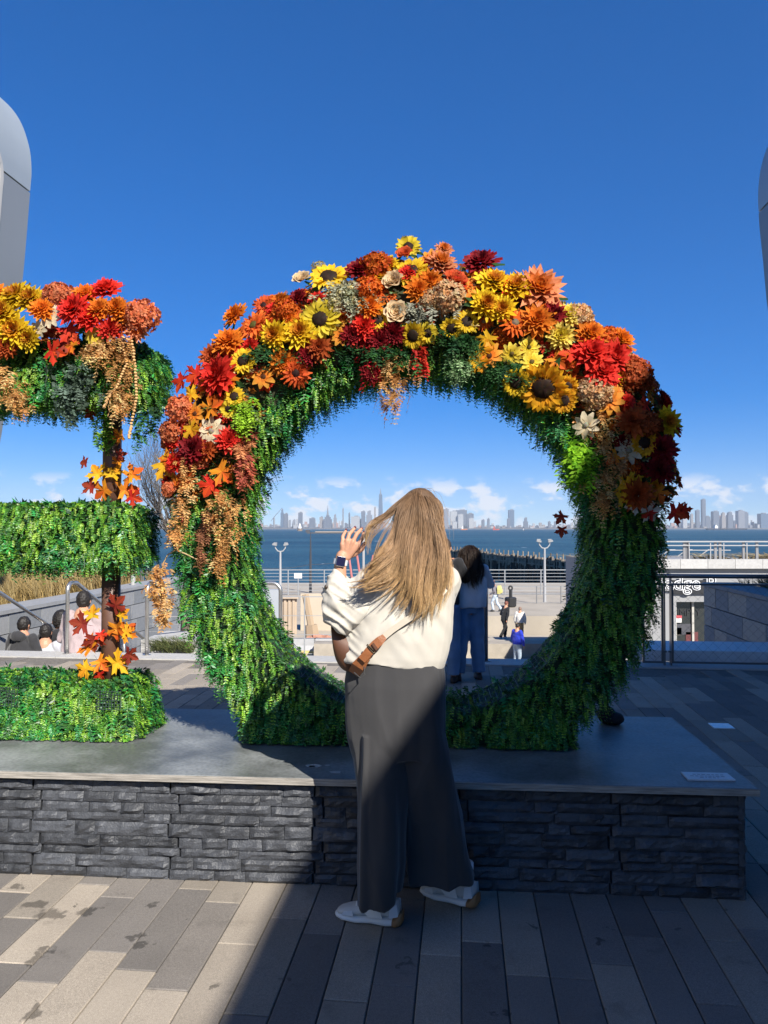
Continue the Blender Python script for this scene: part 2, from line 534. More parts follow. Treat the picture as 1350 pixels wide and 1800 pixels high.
# paint scrapes on the top board, and the plaque
mb = MB()
for px, py, w, h in ((553, 1346, .05, .02), (548, 1347, .02, .012), (590, 1357, .045, .014), (575, 1345, .02, .006)):
    c = PF.l(G(px, py, .4685)); n = 9
    mb.add([(c.x + w * math.cos(2 * math.pi * i / n) * srnd.uniform(.3, 1), c.y + h * 2 * math.sin(2 * math.pi * i / n) * srnd.uniform(.4, 1), .4682) for i in range(n)], [tuple(range(n))])
mb.build('paint_chip', M_('bare_primer', (.42, .43, .42), .8), pl)
a, b_, c_, d_ = [PF.l(G(px, py, PLZ)) for px, py in ((1197, 1358), (1278, 1360), (1293, 1372), (1209, 1371))]
mb = MB()
ctr = (a + b_ + c_ + d_) / 4
mb.add([(v.x, v.y, .4675) for v in (d_, c_, b_, a)] + [(v.x, v.y, .4735) for v in (d_, c_, b_, a)],
       [(4, 5, 6, 7), (0, 1, 5, 4), (1, 2, 6, 5), (2, 3, 7, 6), (3, 0, 4, 7)])
o = mb.build('plaque', M_('plaque_metal', (.62, .64, .66), .35, var=.1, vscale=30))
o.location = PF.o; o.rotation_euler = (0, 0, PF.a)
tag(o, 'thin pale metal plaque lying at the corner of the plinth', 'plaque')
mb = MB()
dx = (b_ - a).normalized(); dy = (d_ - a)
for i, (u0, u1, v) in enumerate(((.2, .8, .28), (.12, .88, .5), (.3, .7, .7))):
    p0 = a + (b_ - a) * u0 + dy * v; L_ = (b_ - a).length * (u1 - u0); k = 0
    while k < L_:
        w = srnd.uniform(.006, .018)
        q = p0 + dx * k
        mb.add([(q.x, q.y, .4740), ((q + dx * w).x, (q + dx * w).y, .4740), ((q + dx * w + dy * .09).x, (q + dx * w + dy * .09).y, .4740), ((q + dy * .09).x, (q + dy * .09).y, .4740)], [(3, 2, 1, 0)])
        k += w + .006
lo = mb.build('engraved_lines', M_('engraving', (.30, .31, .33), .6), o)

# dark sandbag behind the ring
c = PF.l(G(1062, 1258, PLZ))
mb = MB(); mb.ell((0, 0, .045), (.05, .07, .05), 14, 8); mb.ell((.03, -.02, .03), (.06, .065, .035), 14, 8); mb.tube([(-.01, 0, .07), (.0, 0, .11), (.01, 0, .125)], [.02, .012, .018], 8)
o = mb.build('sandbag', M_('black_canvas', (.012, .012, .016), .8, bump=.4, bscale=40), smooth=True)
o.location = PF.w(c.x - .02, 1.02, PLZ - .002); tag(o, 'small black sandbag on the plinth behind the flower ring', 'sandbag')

# ------------------------------------------------------------------ water, far shore, lower promenade
WZ = -7.0
wm, nt, b = newmat('harbour_water')
N, L = nt.nodes, nt.links
geo = N.new('ShaderNodeNewGeometry')
def wnoise(scale, detail, st):
    mp = N.new('ShaderNodeMapping'); mp.inputs['Scale'].default_value = st
    L.new(geo.outputs['Position'], mp.inputs['Vector'])
    n = N.new('ShaderNodeTexNoise'); n.inputs['Scale'].default_value = scale; n.inputs['Detail'].default_value = detail
    L.new(mp.outputs[0], n.inputs['Vector']); return n
na = wnoise(.35, 6, (1, .45, 1)); nb_ = wnoise(.03, 4, (1, .3, 1)); nc = wnoise(.012, 5, (.35, 1, 1))
add = N.new('ShaderNodeMath'); add.operation = 'MULTIPLY_ADD'; add.inputs[1].default_value = 3.0
L.new(nb_.outputs['Fac'], add.inputs[0]); L.new(na.outputs['Fac'], add.inputs[2])
bp = N.new('ShaderNodeBump'); bp.inputs['Strength'].default_value = 1.0; bp.inputs['Distance'].default_value = 1.4
L.new(add.outputs[0], bp.inputs['Height']); L.new(bp.outputs[0], b.inputs['Normal'])
rmp = N.new('ShaderNodeValToRGB')
rmp.color_ramp.elements[0].position = .33; rmp.color_ramp.elements[0].color = (.020, .062, .103, 1)
rmp.color_ramp.elements[1].position = .68; rmp.color_ramp.elements[1].color = (.040, .105, .150, 1)
L.new(nc.outputs['Fac'], rmp.inputs[0])
# scattered whitecaps
ncap = wnoise(.16, 3, (.55, .22, 1))
cap = N.new('ShaderNodeMapRange'); cap.inputs['From Min'].default_value = .735; cap.inputs['From Max'].default_value = .765
L.new(ncap.outputs['Fac'], cap.inputs['Value'])
mxw = N.new('ShaderNodeMixRGB'); mxw.inputs[2].default_value = (.6, .65, .68, 1)
L.new(cap.outputs[0], mxw.inputs[0]); L.new(rmp.outputs[0], mxw.inputs[1])
L.new(mxw.outputs[0], b.inputs['Base Color'])
b.inputs['Roughness'].default_value = .55
b.inputs['Specular IOR Level'].default_value = .12
mb = MB(); mb.quad((-9000, 60, WZ), (9000, 60, WZ), (9000, 11500, WZ), (-9000, 11500, WZ))
tag(mb.build('water', wm), kind='structure', label='choppy blue harbour water')

SKD = 9000.0
PXM = SKD / F                                    # metres per photo pixel at the skyline
shore = MB()
shr = random.Random(3)
n = 240; vs = []
for i in range(n + 1):
    x = -8800 + 17600 * i / n
    h = 14 + 10 * mnoise.noise(Vector((i * .21, 0, 0))) + shr.uniform(0, 7)
    vs += [(x, SKD - 250, WZ - .8), (x, SKD - 240, WZ + 5), (x, SKD + 200, WZ + h + 6), (x, SKD + 2000, WZ + h + 5), (x, SKD + 2300, WZ - .8)]
fs = [(i * 5 + k, (i + 1) * 5 + k, (i + 1) * 5 + k + 1, i * 5 + k + 1) for i in range(n) for k in range(4)]
shore.add(vs, fs)
tag(shore.build('far_shore', M_('far_land', (.11, .10, .085), .9, var=.5, vscale=.012, detail=8)), kind='structure')

def facade(name, col, win=.55, sx=.09, sz=.25):
    """far tower face: rows of windows too small to tell apart"""
    m, nt, b = newmat(name); N, L = nt.nodes, nt.links
    geo = N.new('ShaderNodeNewGeometry')
    mp = N.new('ShaderNodeMapping'); mp.inputs['Rotation'].default_value = (math.pi / 2, 0, 0)
    L.new(geo.outputs['Position'], mp.inputs['Vector'])
    br = N.new('ShaderNodeTexBrick'); br.offset = 0; br.inputs['Scale'].default_value = 1
    br.inputs['Brick Width'].default_value = 14; br.inputs['Row Height'].default_value = 9; br.inputs['Mortar Size'].default_value = 2.6
    br.inputs['Color1'].default_value = (*[c * win for c in col], 1); br.inputs['Color2'].default_value = (*[c * win * .7 for c in col], 1)
    br.inputs['Mortar'].default_value = (*col, 1)
    L.new(mp.outputs[0], br.inputs['Vector']); L.new(br.outputs['Color'], b.inputs['Base Color'])
    b.inputs['Roughness'].default_value = .5
    return m
FAC = {'glass': facade('blue_glass_facade', (.07, .115, .175), .6), 'slate': facade('slate_facade', (.10, .115, .14), .6),
       'white': facade('white_facade', (.36, .36, .35), .75), 'tan': facade('tan_facade', (.25, .22, .19), .7),
       'grey': facade('grey_facade', (.19, .195, .21), .65)}
def tower(px, wpx, ytop, mat, label, depth=None, spire=None, taper=0.0, steps=None, dy=0.0):
    w = wpx * PXM; y0 = SKD + dy
    base = P(px, HY, y0); h = P(px, ytop, y0).z - WZ - 5
    e_ = empty('tower', (base.x, y0, WZ + 5), 0, label, 'tower', 'skyline across the water')
    d = depth or w * 1.1
    mb = MB()
    if taper:
        t = 1 - taper
        rings = [[(-w / 2, -d / 2, 0), (w / 2, -d / 2, 0), (w / 2, d / 2, 0), (-w / 2, d / 2, 0)],
                 [(-w / 2 * t, -d / 2 * t, h), (w / 2 * t, -d / 2 * t, h), (w / 2 * t, d / 2 * t, h), (-w / 2 * t, d / 2 * t, h)]]
        mb.loft(rings)
    else:
        segs = steps or [(1.0, 0, 1.0)]
        for ws, z0, z1 in segs:
            mb.box((0, 0, h * (z0 + z1) / 2), (w * ws, d * ws, h * (z1 - z0)))
    mb.build('shaft', FAC[mat], e_)
    if spire:
        mb = MB(); sh = P(px, spire, y0).z - WZ - 5
        mb.tube([(0, 0, h - 1), (0, 0, h + (sh - h) * .4), (0, 0, sh)], [w * .12 + 3, w * .07 + 2, 1.2], 6)
        mb.build('spire', FAC['grey'], e_)
    else:
        mb = MB(); mb.box((w * .1, 0, h + 5), (w * .45, d * .45, 10.5)); mb.build('roof_plant', FAC['grey'], e_)
    return e_
tower(669, 9.5, 869, 'glass', 'tallest tapering blue glass tower with a spire, beside the blonde head', spire=858, taper=.42)
tower(496, 5, 896, 'glass', 'slim pale blue tower nearest the ring\'s inner edge, above the lamp post', steps=[(1, 0, .85), (.6, .85, 1)])
tower(502.5, 7, 903, 'slate', 'broad blue tower just behind the slim one near the ring\'s edge')
tower(528, 7, 901, 'slate', 'lone flat-topped blue tower above the white lighthouse')
tower(517, 4, 914, 'grey', 'short grey tower between the lighthouse and the lone blue tower')
tower(549, 10, 911, 'slate', 'wide low blue block between the lone tower and the stepped skyscraper')
tower(565, 6, 909, 'tan', 'tan block hard against the stepped skyscraper')
tower(576, 14, 906, 'slate', 'stepped dark skyscraper with a tall thin mast', spire=888, steps=[(1, 0, .72), (.72, .72, .88), (.4, .88, 1)])
tower(589, 3.5, 905, 'grey', 'thin grey tower next to the stepped skyscraper, left of the raised fingers')
tower(603, 2.4, 894, 'grey', 'needle-thin pale tower rising above the raised fingers')
tower(614, 2.8, 902, 'slate', 'second thin tower above the raised fingertips')
tower(625, 15, 908, 'white', 'broad pale block right above the raised hand')
tower(638.5, 7, 899, 'slate', 'dark flat-topped tower above the blown hair')
tower(649, 10, 899, 'grey', 'grey tower between the dark tower and the tapering glass tower', steps=[(1, 0, .8), (.6, .8, 1)])
tower(659, 3, 892, 'tan', 'slim tan tower touching the tapering glass tower')
tower(776, 5, 897, 'slate', 'dark tower closest to the right of the blonde head', steps=[(1, 0, .9), (.5, .9, 1)])
tower(784.5, 8, 895, 'grey', 'tall grey slab with a white side beside the blonde head')
tower(797, 12, 899, 'white', 'broad white-edged slab in the waterfront cluster')
tower(811, 18, 897, 'slate', 'widest dark slab of the waterfront cluster', dy=150)
tower(809.5, 9, 904, 'white', 'white block standing in front of the widest dark slab', dy=-60)
tower(799, 8, 917, 'white', 'lowest pale block at the foot of the waterfront cluster', dy=-120)
tower(826, 12, 903, 'slate', 'blue glass slab closing the waterfront cluster', dy=120)
tower(828, 8, 911, 'white', 'white building in front of the closing blue slab', dy=-60)
tower(849, 5, 914, 'slate', 'small tower just past the waterfront cluster')
tower(858.5, 4, 912, 'slate', 'second small tower past the waterfront cluster')
tower(898.5, 9.5, 896.5, 'glass', 'lone blue glass tower over the low middle shore', dy=100)
tower(894, 5, 912, 'slate', 'short tower at the foot of the lone blue glass tower')
tower(924, 7, 911, 'slate', 'domed dark tower right of the lone blue glass tower', steps=[(1, 0, .7), (.6, .7, 1)])
tower(965.5, 4, 917, 'slate', 'tiny tower above the lamp post on the water side')
tower(975.5, 3, 917, 'slate', 'tiny thin tower closest to the ring\'s shaded inner edge')
tower(1203, 7, 902, 'white', 'white tower behind the red maple leaf')
tower(1216, 4, 904, 'tan', 'tan tower beside the red maple leaf')
tower(1226, 6, 897, 'slate', 'blue tower just before the tallest dark one on the far right shore')
tower(1236.5, 6.2, 878, 'slate', 'tallest dark slim tower of the right hand cluster')
tower(1243, 8, 908, 'slate', 'short dark block leaning on the tallest slim tower')
tower(1257, 10, 899, 'slate', 'flat-topped blue block in the middle of the right hand cluster')
tower(1271, 7, 902, 'tan', 'tan stepped block in the right hand cluster', steps=[(1, 0, .8), (.7, .8, 1)])
tower(1282.5, 9, 901, 'slate', 'dark rounded block in the right hand cluster', steps=[(1, 0, .85), (.7, .85, 1)])
tower(1301, 11, 898, 'grey', 'grey paired block in the right hand cluster')
tower(1310.5, 7, 901, 'slate', 'dark side block attached to the grey paired block')
tower(1341, 13, 903, 'glass', 'teal glass block at the picture\'s right edge')
city = MB()
for i in range(1500):
    px = shr.uniform(-260, 1610)
    dens = 1.0
    if 840 < px < 1010: dens = .55
    if px < 480 or 1010 < px < 1190: dens = .7
    hpx = abs(shr.gauss(0, 1)) * 6.5 * dens + 3.0
    w = shr.uniform(2, 6) * PXM; dd = SKD + shr.uniform(-40, 1500)
    bx = P(px, HY, dd)
    city.box((bx.x, dd, WZ + 6 + hpx * PXM / 2), (w, w, hpx * PXM), mat=shr.choice((0, 1, 2, 2, 3, 4, 2)))
tag(city.build('city_blocks', [FAC['grey'], FAC['tan'], FAC['white'], FAC['slate'], M_('far_brick', (.34, .2, .15), .8)]), 'low hazy city blocks crowding the far shore', 'city', kind='stuff')

# crane on the far shore, lighthouse, barge, boats
def at_px(px, d, z=WZ): return Vector(((px - 675) / F * d, d, z))
c = at_px(481, 8600)
e_ = empty('harbour_crane', c, 0, 'thin dockside crane with a raised boom near the ring\'s inner edge', 'crane')
mb = MB(); mb.tube([(0, 0, 0), (0, 0, 130)], 5, 6); mb.build('mast', FAC['slate'], e_)
mb = MB(); mb.tube([(-30, 0, 90), (0, 0, 130), (95, 0, 240)], [3, 4, 2.5], 6); mb.build('boom', FAC['slate'], e_)
c = at_px(527, 2600)
e_ = empty('lighthouse', c, 0, 'squat white lighthouse on a dark caisson out in the harbour', 'lighthouse')
mb = MB(); mb.tube([(0, 0, 0), (0, 0, 7), (0, 0, 9)], [9, 8, 9.5], 12); mb.build('caisson', M_('caisson_brown', (.2, .15, .11), .8), e_)
mb = MB(); mb.tube([(0, 0, 9), (0, 0, 16), (0, 0, 17), (0, 0, 22)], [6, 5, 4, 3], 12); mb.build('drum', M_('white_paint', (.8, .8, .78), .5), e_)
mb = MB(); mb.tube([(0, 0, 22), (0, 0, 24.5), (0, 0, 26)], [2.4, 2.4, .3], 10); mb.build('lantern', M_('white_paint', (.8, .8, .78), .5), e_)
c = at_px(590, 1300)
e_ = empty('barge', c, 0, 'long flat barge with a sandy deck in the harbour', 'barge')
mb = MB(); mb.box((0, 0, 1.0), (96, 14, 2.4)); mb.build('hull', M_('barge_hull', (.06, .06, .065), .7), e_)
mb = MB(); mb.box((6, 0, 2.9), (80, 11, 1.3)); mb.build('cargo', M_('barge_sand', (.42, .33, .24), .9), e_)
mb = MB(); mb.box((-47, 0, 4), (7, 6, 4)); mb.build('wheelhouse', M_('barge_hull', (.06, .06, .065), .7), e_)
def ship(px, d, L, hullc, topc, label, hh=4.0, house=.2):
    e_ = empty('ship', at_px(px, d), 0, label, 'ship')
    mb = MB()
    mb.loft([[(-L / 2 + .02 * L, -L * .07, 0), (L / 2 - .06 * L, -L * .07, 0), (L / 2 - .03 * L, 0, 0), (L / 2 - .06 * L, L * .07, 0), (-L / 2 + .02 * L, L * .07, 0)],
             [(-L / 2, -L * .08, hh), (L / 2 - .05 * L, -L * .08, hh), (L / 2, 0, hh), (L / 2 - .05 * L, L * .08, hh), (-L / 2, L * .08, hh)]])
    mb.build('hull', M_('hull_' + hullc, {'red': (.42, .07, .05), 'black': (.05, .05, .06), 'orange': (.5, .16, .05)}[hullc], .6), e_)
    mb = MB(); mb.box((-L * .28, 0, hh * 1.9), (L * house, L * .11, hh * 1.7)); mb.box((-L * .28, 0, hh * 3.1), (L * house * .6, L * .09, hh * .8))
    mb.build('deckhouse', M_('ship_' + topc, {'white': (.7, .7, .68), 'red': (.45, .09, .06)}[topc], .6), e_)
    mb = MB(); mb.tube([(-L * .26, 0, hh * 3.4), (-L * .26, 0, hh * 5)], .35, 5); mb.build('mast', M_('ship_white', (.7, .7, .68), .6), e_)
ship(872, 4200, 38, 'red', 'red', 'red ferry-like vessel on the water beneath the low middle shore', 6)
ship(816, 4600, 40, 'orange', 'white', 'orange hulled boat below the waterfront cluster', 6)
ship(1278, 5200, 280, 'black', 'white', 'long dark cargo ship below the right hand cluster', 9, .07)
ship(921, 3000, 9, 'black', 'white', 'tiny white-topped boat in mid water by the low shore', 2)

# ------------------------------------------------------------------ stairs and lower promenade
LX0, LX1 = -6.5, 3.92
granite = M_('grey_granite', (.30, .29, .28), .75, var=.18, vscale=20, bump=.2, bscale=160, objvar=.1)
LOWZ = -4.0
st = empty('staircase', PAV.w(0, EDGE_Y, 0), PAV.a)
tag(st, 'wide stone stairs going down from the plaza', kind='structure')
for k in range(23):
    z = -.172 * (k + 1)
    mb = MB(); mb.box(((LX0 + LX1) / 2, .36 * k + .20, z - .25), (LX1 - LX0 - .01, .40, .5))
    mb.build('step', granite, st)
prom_m = M_('promenade_concrete', (.36, .315, .25), .85, var=.14, vscale=.6, detail=9)
mb = MB(); mb.box((10, 46.5, LOWZ - 1.6), (180, 64, 3.2))
tag(mb.build('promenade', prom_m), kind='structure')
# broad plank-edged terraces on the promenade below the stairs
ter = empty('terrace', (3, 33, LOWZ), 0); tag(ter, 'broad low terrace steps on the lower promenade', kind='structure')
for k in range(7):
    mb = MB(); mb.box((7, .9 * k + .45, (.6 - .085 * k) / 2), (26, .9, .6 - .085 * k)); mb.build('step', M_('terrace_plank', (.37, .325, .26), .8, var=.15, vscale=3, objvar=.12), ter)

def panel_wall(name, lx, y0, y1, ztop, zbot, thick, side, label, mats, ph=.29, pw=.95, seed=1):
    """masonry wall along the paving direction, face at lx, built panel by panel"""
    e_ = empty(name, PAV.w(lx, y0, 0), PAV.a, label, 'wall')
    rr = random.Random(seed)
    mb = MB(); mb.box((side * (thick / 2 + .03), (y1 - y0) / 2, (ztop + zbot) / 2 - .03), (thick - .02, y1 - y0 - .02, ztop - zbot - .06)); mb.build('core', mortar, e_)
    z = ztop - .06; r = 0; npan = seed
    while z > zbot:
        y = -rr.uniform(.1, .8)
        while y < y1 - y0:
            a_, b2 = max(y, 0), min(y + pw * rr.uniform(.7, 1.25), y1 - y0)
            if b2 - a_ > .05:
                mb = MB(); mb.box((side * .025 + rr.uniform(-.003, .003), (a_ + b2) / 2, z - ph / 2), (.05, b2 - a_ - .014, ph - .014))
                mb.build('stone_panel', mats[(0, 1, 0, 0, 1, 0, 1)[npan % 7] % len(mats)], e_); npan += 1
            y = b2 if b2 > a_ else y + .5
        z -= ph; r += 1
    y = 0
    while y < y1 - y0:
        b2 = min(y + 1.4, y1 - y0)
        mb = MB(); mb.box((side * thick / 2, (y + b2) / 2, ztop - .028), (thick + .05, b2 - y - .006, .056)); mb.build('coping_stone', mats[0], e_)
        y = b2
    return e_
wm1 = [M_('wall_stone_pale', (.27, .275, .28), .75, var=.1, vscale=12, bump=.15, bscale=150), M_('wall_stone_mid', (.20, .21, .22), .75, var=.1, vscale=12, bump=.15, bscale=150)]
wm2 = [M_('wall_stone_mid', (.30, .31, .32)), M_('wall_stone_warm', (.34, .305, .265), .75, var=.1, vscale=12, bump=.15, bscale=150), M_('wall_stone_mid', (.30, .31, .32))]
panel_wall('stair_wall', LX0, 9.35, 18.5, .36, -1.6, .5, -1, 'pale stone stair wall below the golden grass', wm1, seed=4)
panel_wall('stair_wall', LX1, 9.95, 12.95, .66, -1.3, .5, 1, 'shaded stone panel wall behind the dark railing', wm2, ph=.31, pw=.75, seed=9)
# earth behind both stair walls
for lx0, lx1, y0, y1, z in ((LX0 - 7, LX0 - .48, 9.4, 18.5, .24), (LX1 + .48, LX1 + 6, 9.95, 12.95, .52)):
    mb = MB(); c = PAV.w((lx0 + lx1) / 2, (y0 + y1) / 2, z / 2 - 1.0)
    mb.box((0, 0, 0), (lx1 - lx0, y1 - y0, z + 2.0)); o = mb.build('planting_bed', M_('soil', (.11, .08, .055), .95, var=.3, vscale=8)); o.location = c; o.rotation_euler = (0, 0, PAV.a)
    tag(o, kind='structure')

def grass(name, lx0, lx1, y0, y1, z, h, n, cols, label, seed, spread=.16, w=.0055):
    r = np.random.default_rng(seed)
    # tufts
    nt_ = n // 60
    cx = r.uniform(lx0, lx1, nt_); cy = r.uniform(y0, y1, nt_)
    k = r.integers(0, nt_, n)
    bx = cx[k] + r.normal(0, .05, n); by = cy[k] + r.normal(0, .05, n)
    ang = r.uniform(0, 2 * np.pi, n); ln = h * r.uniform(.6, 1.25, n); lean = r.uniform(.15, 1.0, n) * spread * 2
    lean_x = np.cos(ang) * lean - .10; lean_y = np.sin(ang) * lean
    sx, sy = -np.sin(ang), np.cos(ang)
    pts = []
    for t, ww in ((0, 1.0), (.5, .8), (1.0, .12)):
        px_ = bx + lean_x * ln / h * (t ** 1.8); py_ = by + lean_y * ln / h * (t ** 1.8); pz = z + ln * (t - .22 * t * t * lean / .3)
        for s_ in (-1, 1):
            pts.append(np.stack([px_ + sx * w * ww * s_, py_ + sy * w * ww * s_, pz], 1))
    V = np.stack(pts, 1).reshape(-1, 3)
    Mx = np.array(PAV.M); V = V @ Mx.T
    base = (np.arange(n) * 6)[:, None]
    Fq = np.concatenate([base + np.array([0, 1, 3, 2]), base + np.array([2, 3, 5, 4])], 1).reshape(-1, 4)
    me = np_mesh(name, V, Fq, None)
    cc = np.array(cols)[r.integers(0, len(cols), n)] * r.uniform(.75, 1.25, n)[:, None]
    set_col(me, np.repeat(cc, 2, 0))
    me.materials.append(M_('grass_blade', (.3, .25, .1), .7, attr='col', transl=.25))
    o = link(name, me); tag(o, label, 'grass', kind='stuff'); return o
def np_mesh(name, V, Fq, mat):
    """mesh from numpy arrays of vertices and quads (or triangles)"""
    me = bpy.data.meshes.new(name)
    k = Fq.shape[1]
    me.vertices.add(len(V)); me.vertices.foreach_set('co', np.ascontiguousarray(V, dtype=np.float32).ravel())
    me.loops.add(len(Fq) * k); me.loops.foreach_set('vertex_index', np.ascontiguousarray(Fq, dtype=np.int32).ravel())
    me.polygons.add(len(Fq))
    me.polygons.foreach_set('loop_start', np.arange(0, len(Fq) * k, k, dtype=np.int32))
    me.update(calc_edges=True)
    if mat: me.materials.append(mat)
    return me
def set_col(me, C):
    a = me.attributes.new('col', 'FLOAT_COLOR', 'FACE')
    C4 = np.concatenate([C, np.ones((len(C), 1))], 1).astype(np.float32)
    a.data.foreach_set('color', C4.ravel())
grass('golden_grass', LX0 - 5, LX0 - .6, 9.6, 17.5, .24, .42, 30000, [(.40, .28, .10), (.33, .23, .09), (.46, .35, .16), (.28, .21, .08)], 'golden ornamental grass behind the pale stair wall', 11)
grass('dark_grass', LX1 + .6, LX1 + 3.5, 10.1, 12.7, .52, .30, 12000, [(.06, .085, .03), (.10, .11, .05), (.16, .15, .08)], 'dark tufted grass in the planter behind the shaded stone wall', 12)

# pale blocks along the shaded plaza edge
for i, (x0, x1) in enumerate(((1.95, 3.84), (3.85, 5.9))):
    mb = MB(); c = PAV.w((x0 + x1) / 2, 9.56, 0)
    mb.box((0, 0, .064), (x1 - x0 - .01, .78, .128)); o = mb.build('bench_block', M_('bench_granite', (.62, .62, .62), .55, var=.08, vscale=14)); o.location = c; o.rotation_euler = (0, 0, PAV.a)
    bv = o.modifiers.new('bevel', 'BEVEL'); bv.width = .008; bv.segments = 2
    tag(o, ('longer pale granite bench block behind the dark railing', 'pale granite bench block at the picture\'s right edge')[i], 'bench')
# ------------------------------------------------------------------ dark railing on the right
RY = 8.86
steel_d = M_('dark_steel', (.16, .17, .19), .30, metal=.8, spec=.5)
steel = M_('brushed_steel', (.52, .51, .49), .32, metal=.85, var=.08, vscale=30)
xl = PAV.at(1129, 1100, RY).x; xm0 = PAV.at(1166, 1100, RY).x; xm1 = PAV.at(1180, 1100, RY).x; xr = xm1 + 2.6
rail = empty('railing', PAV.w(xm0, RY, 0), PAV.a, 'dark steel railing with diamond cable mesh along the shaded plaza edge', 'railing')
ox = xm0
def rbox(nm, c, s, m=steel_d):
    q = MB(); q.box((c[0] - ox, c[1], c[2]), s); return q.build(nm, m, rail)
q = MB(); q.tube([(xl - .3 - ox, 0, 1.0), (xr - ox, 0, 1.0)], .024, 10); q.build('handrail', steel_d, rail, smooth=True)
for x0, x1 in ((xl, xm0), (xm1, xm1 + 1.55), (xm1 + 1.62, xr)):
    for z in (.91, .045):
        rbox('rail', ((x0 + x1) / 2, 0, z), (x1 - x0, .03, .022))
    for x in (x0 + .011, x1 - .011):
        rbox('stile', (x, .0, .4775), (.022, .028, .842))
    q = MB(); s_ = .085; zz0, zz1 = .056, .899; hgt = zz1 - zz0
    for sgn in (-1, 1):
        t = x0 + .02 - hgt
        while t < x1 + hgt:
            a0, a1 = (t, zz0), (t + hgt, zz1)
            if sgn < 0: a0, a1 = (t, zz1), (t + hgt, zz0)
            # clip to panel
            def cl(xx): return a0[1] + (a1[1] - a0[1]) * (xx - a0[0]) / (a1[0] - a0[0])
            xa, xb = max(a0[0], x0 + .022), min(a1[0], x1 - .022)
            if xb - xa > .01: q.tube([(xa - ox, .004 * sgn, cl(xa)), (xb - ox, .004 * sgn, cl(xb))], .0014, 4, cap=False)
            t += s_ * 1.25
    q.build('cable_mesh', M_('mesh_wire', (.12, .125, .13), .4, metal=.5), rail)
for x in (xm0 + .015, xm1 - .0, xm1 + 1.585):
    rbox('post', (x + .006, .05, .46), (.014, .06, 1.08))
    rbox('clamp', (x - .004, .018, .90), (.05, .03, .02)); rbox('clamp', (x - .004, .018, .16), (.05, .03, .02))

# ------------------------------------------------------------------ stair handrails
def handrail(px, py, label, thick=.024, d=None, mat=None, loop=True, rise=.86, run=5.0):
    p = PAV.at(px, py, EDGE_Y - .16)
    e_ = empty('handrail', PAV.w(p.x, EDGE_Y - .16, 0), PAV.a, label, 'handrail', 'stair handrails')
    m = mat or steel
    q = MB()
    pts = [(0, 0, .0), (0, 0, rise - .1)]
    for k in range(1, 7):
        a_ = math.pi / 2 * k / 6
        pts.append((0, .1 - .1 * math.cos(a_), rise - .1 + .1 * math.sin(a_)))
    pts += [(0, .22, rise - .01), (0, .32, rise - .06)]
    pts += [(0, .32 + run, rise - .06 - run * .172 / .36)]
    q.tube(pts, thick, 12); q.build('rail', m, e_, smooth=True)
    q = MB(); q.tube([(0, 0, .0), (0, 0, .008), (0, 0, .012)], [thick * 2.2, thick * 2.2, thick * 1.5], 16); q.build('base_plate', m, e_)
    for y in (1.6, 3.2):
        q = MB(); z1 = rise - .06 - (y - .32) * .172 / .36; q.tube([(0, y, z1 - 1.0), (0, y, z1)], thick * .8, 8); q.build('baluster', m, e_, smooth=True)
    return e_
handrail(-48, 1146, 'steel handrail sloping in from the picture\'s left edge')
handrail(118, 1146, 'steel handrail post beside the person in the pink sweatshirt')
handrail(258, 1147, 'steel handrail post behind the hanging tan spray')
p = PAV.at(493, 1153, EDGE_Y - .16); e_ = empty('guard_rail', PAV.w(p.x, EDGE_Y - .16, 0), PAV.a, 'bent steel guard rail seen through the ring, past its lit edge', 'guard rail')
q = MB(); ptz = [(0, 0, 0), (0, 0, .78)] + [(-.1 + .1 * math.cos(t), 0, .78 + .1 * math.sin(t)) for t in np.linspace(.2, 1.57, 6)] + [(-.62, 0, .88)] + [(-.62 - .1 * math.sin(t), 0, .78 + .1 * math.cos(t)) for t in np.linspace(.2, 1.57, 6)] + [(-.72, 0, 0)]
q.tube(ptz, .024, 12); q.build('hoop', steel, e_, smooth=True)
for x in (0, -.72):
    q = MB(); q.tube([(x, 0, 0), (x, 0, .008), (x, 0, .012)], [.055, .055, .036], 16); q.build('base_plate', steel, e_)
handrail(853, 1160, 'thick dark steel handrail beside the girl in jeans', thick=.033, mat=M_('post_steel', (.20, .20, .21), .35, metal=.7))

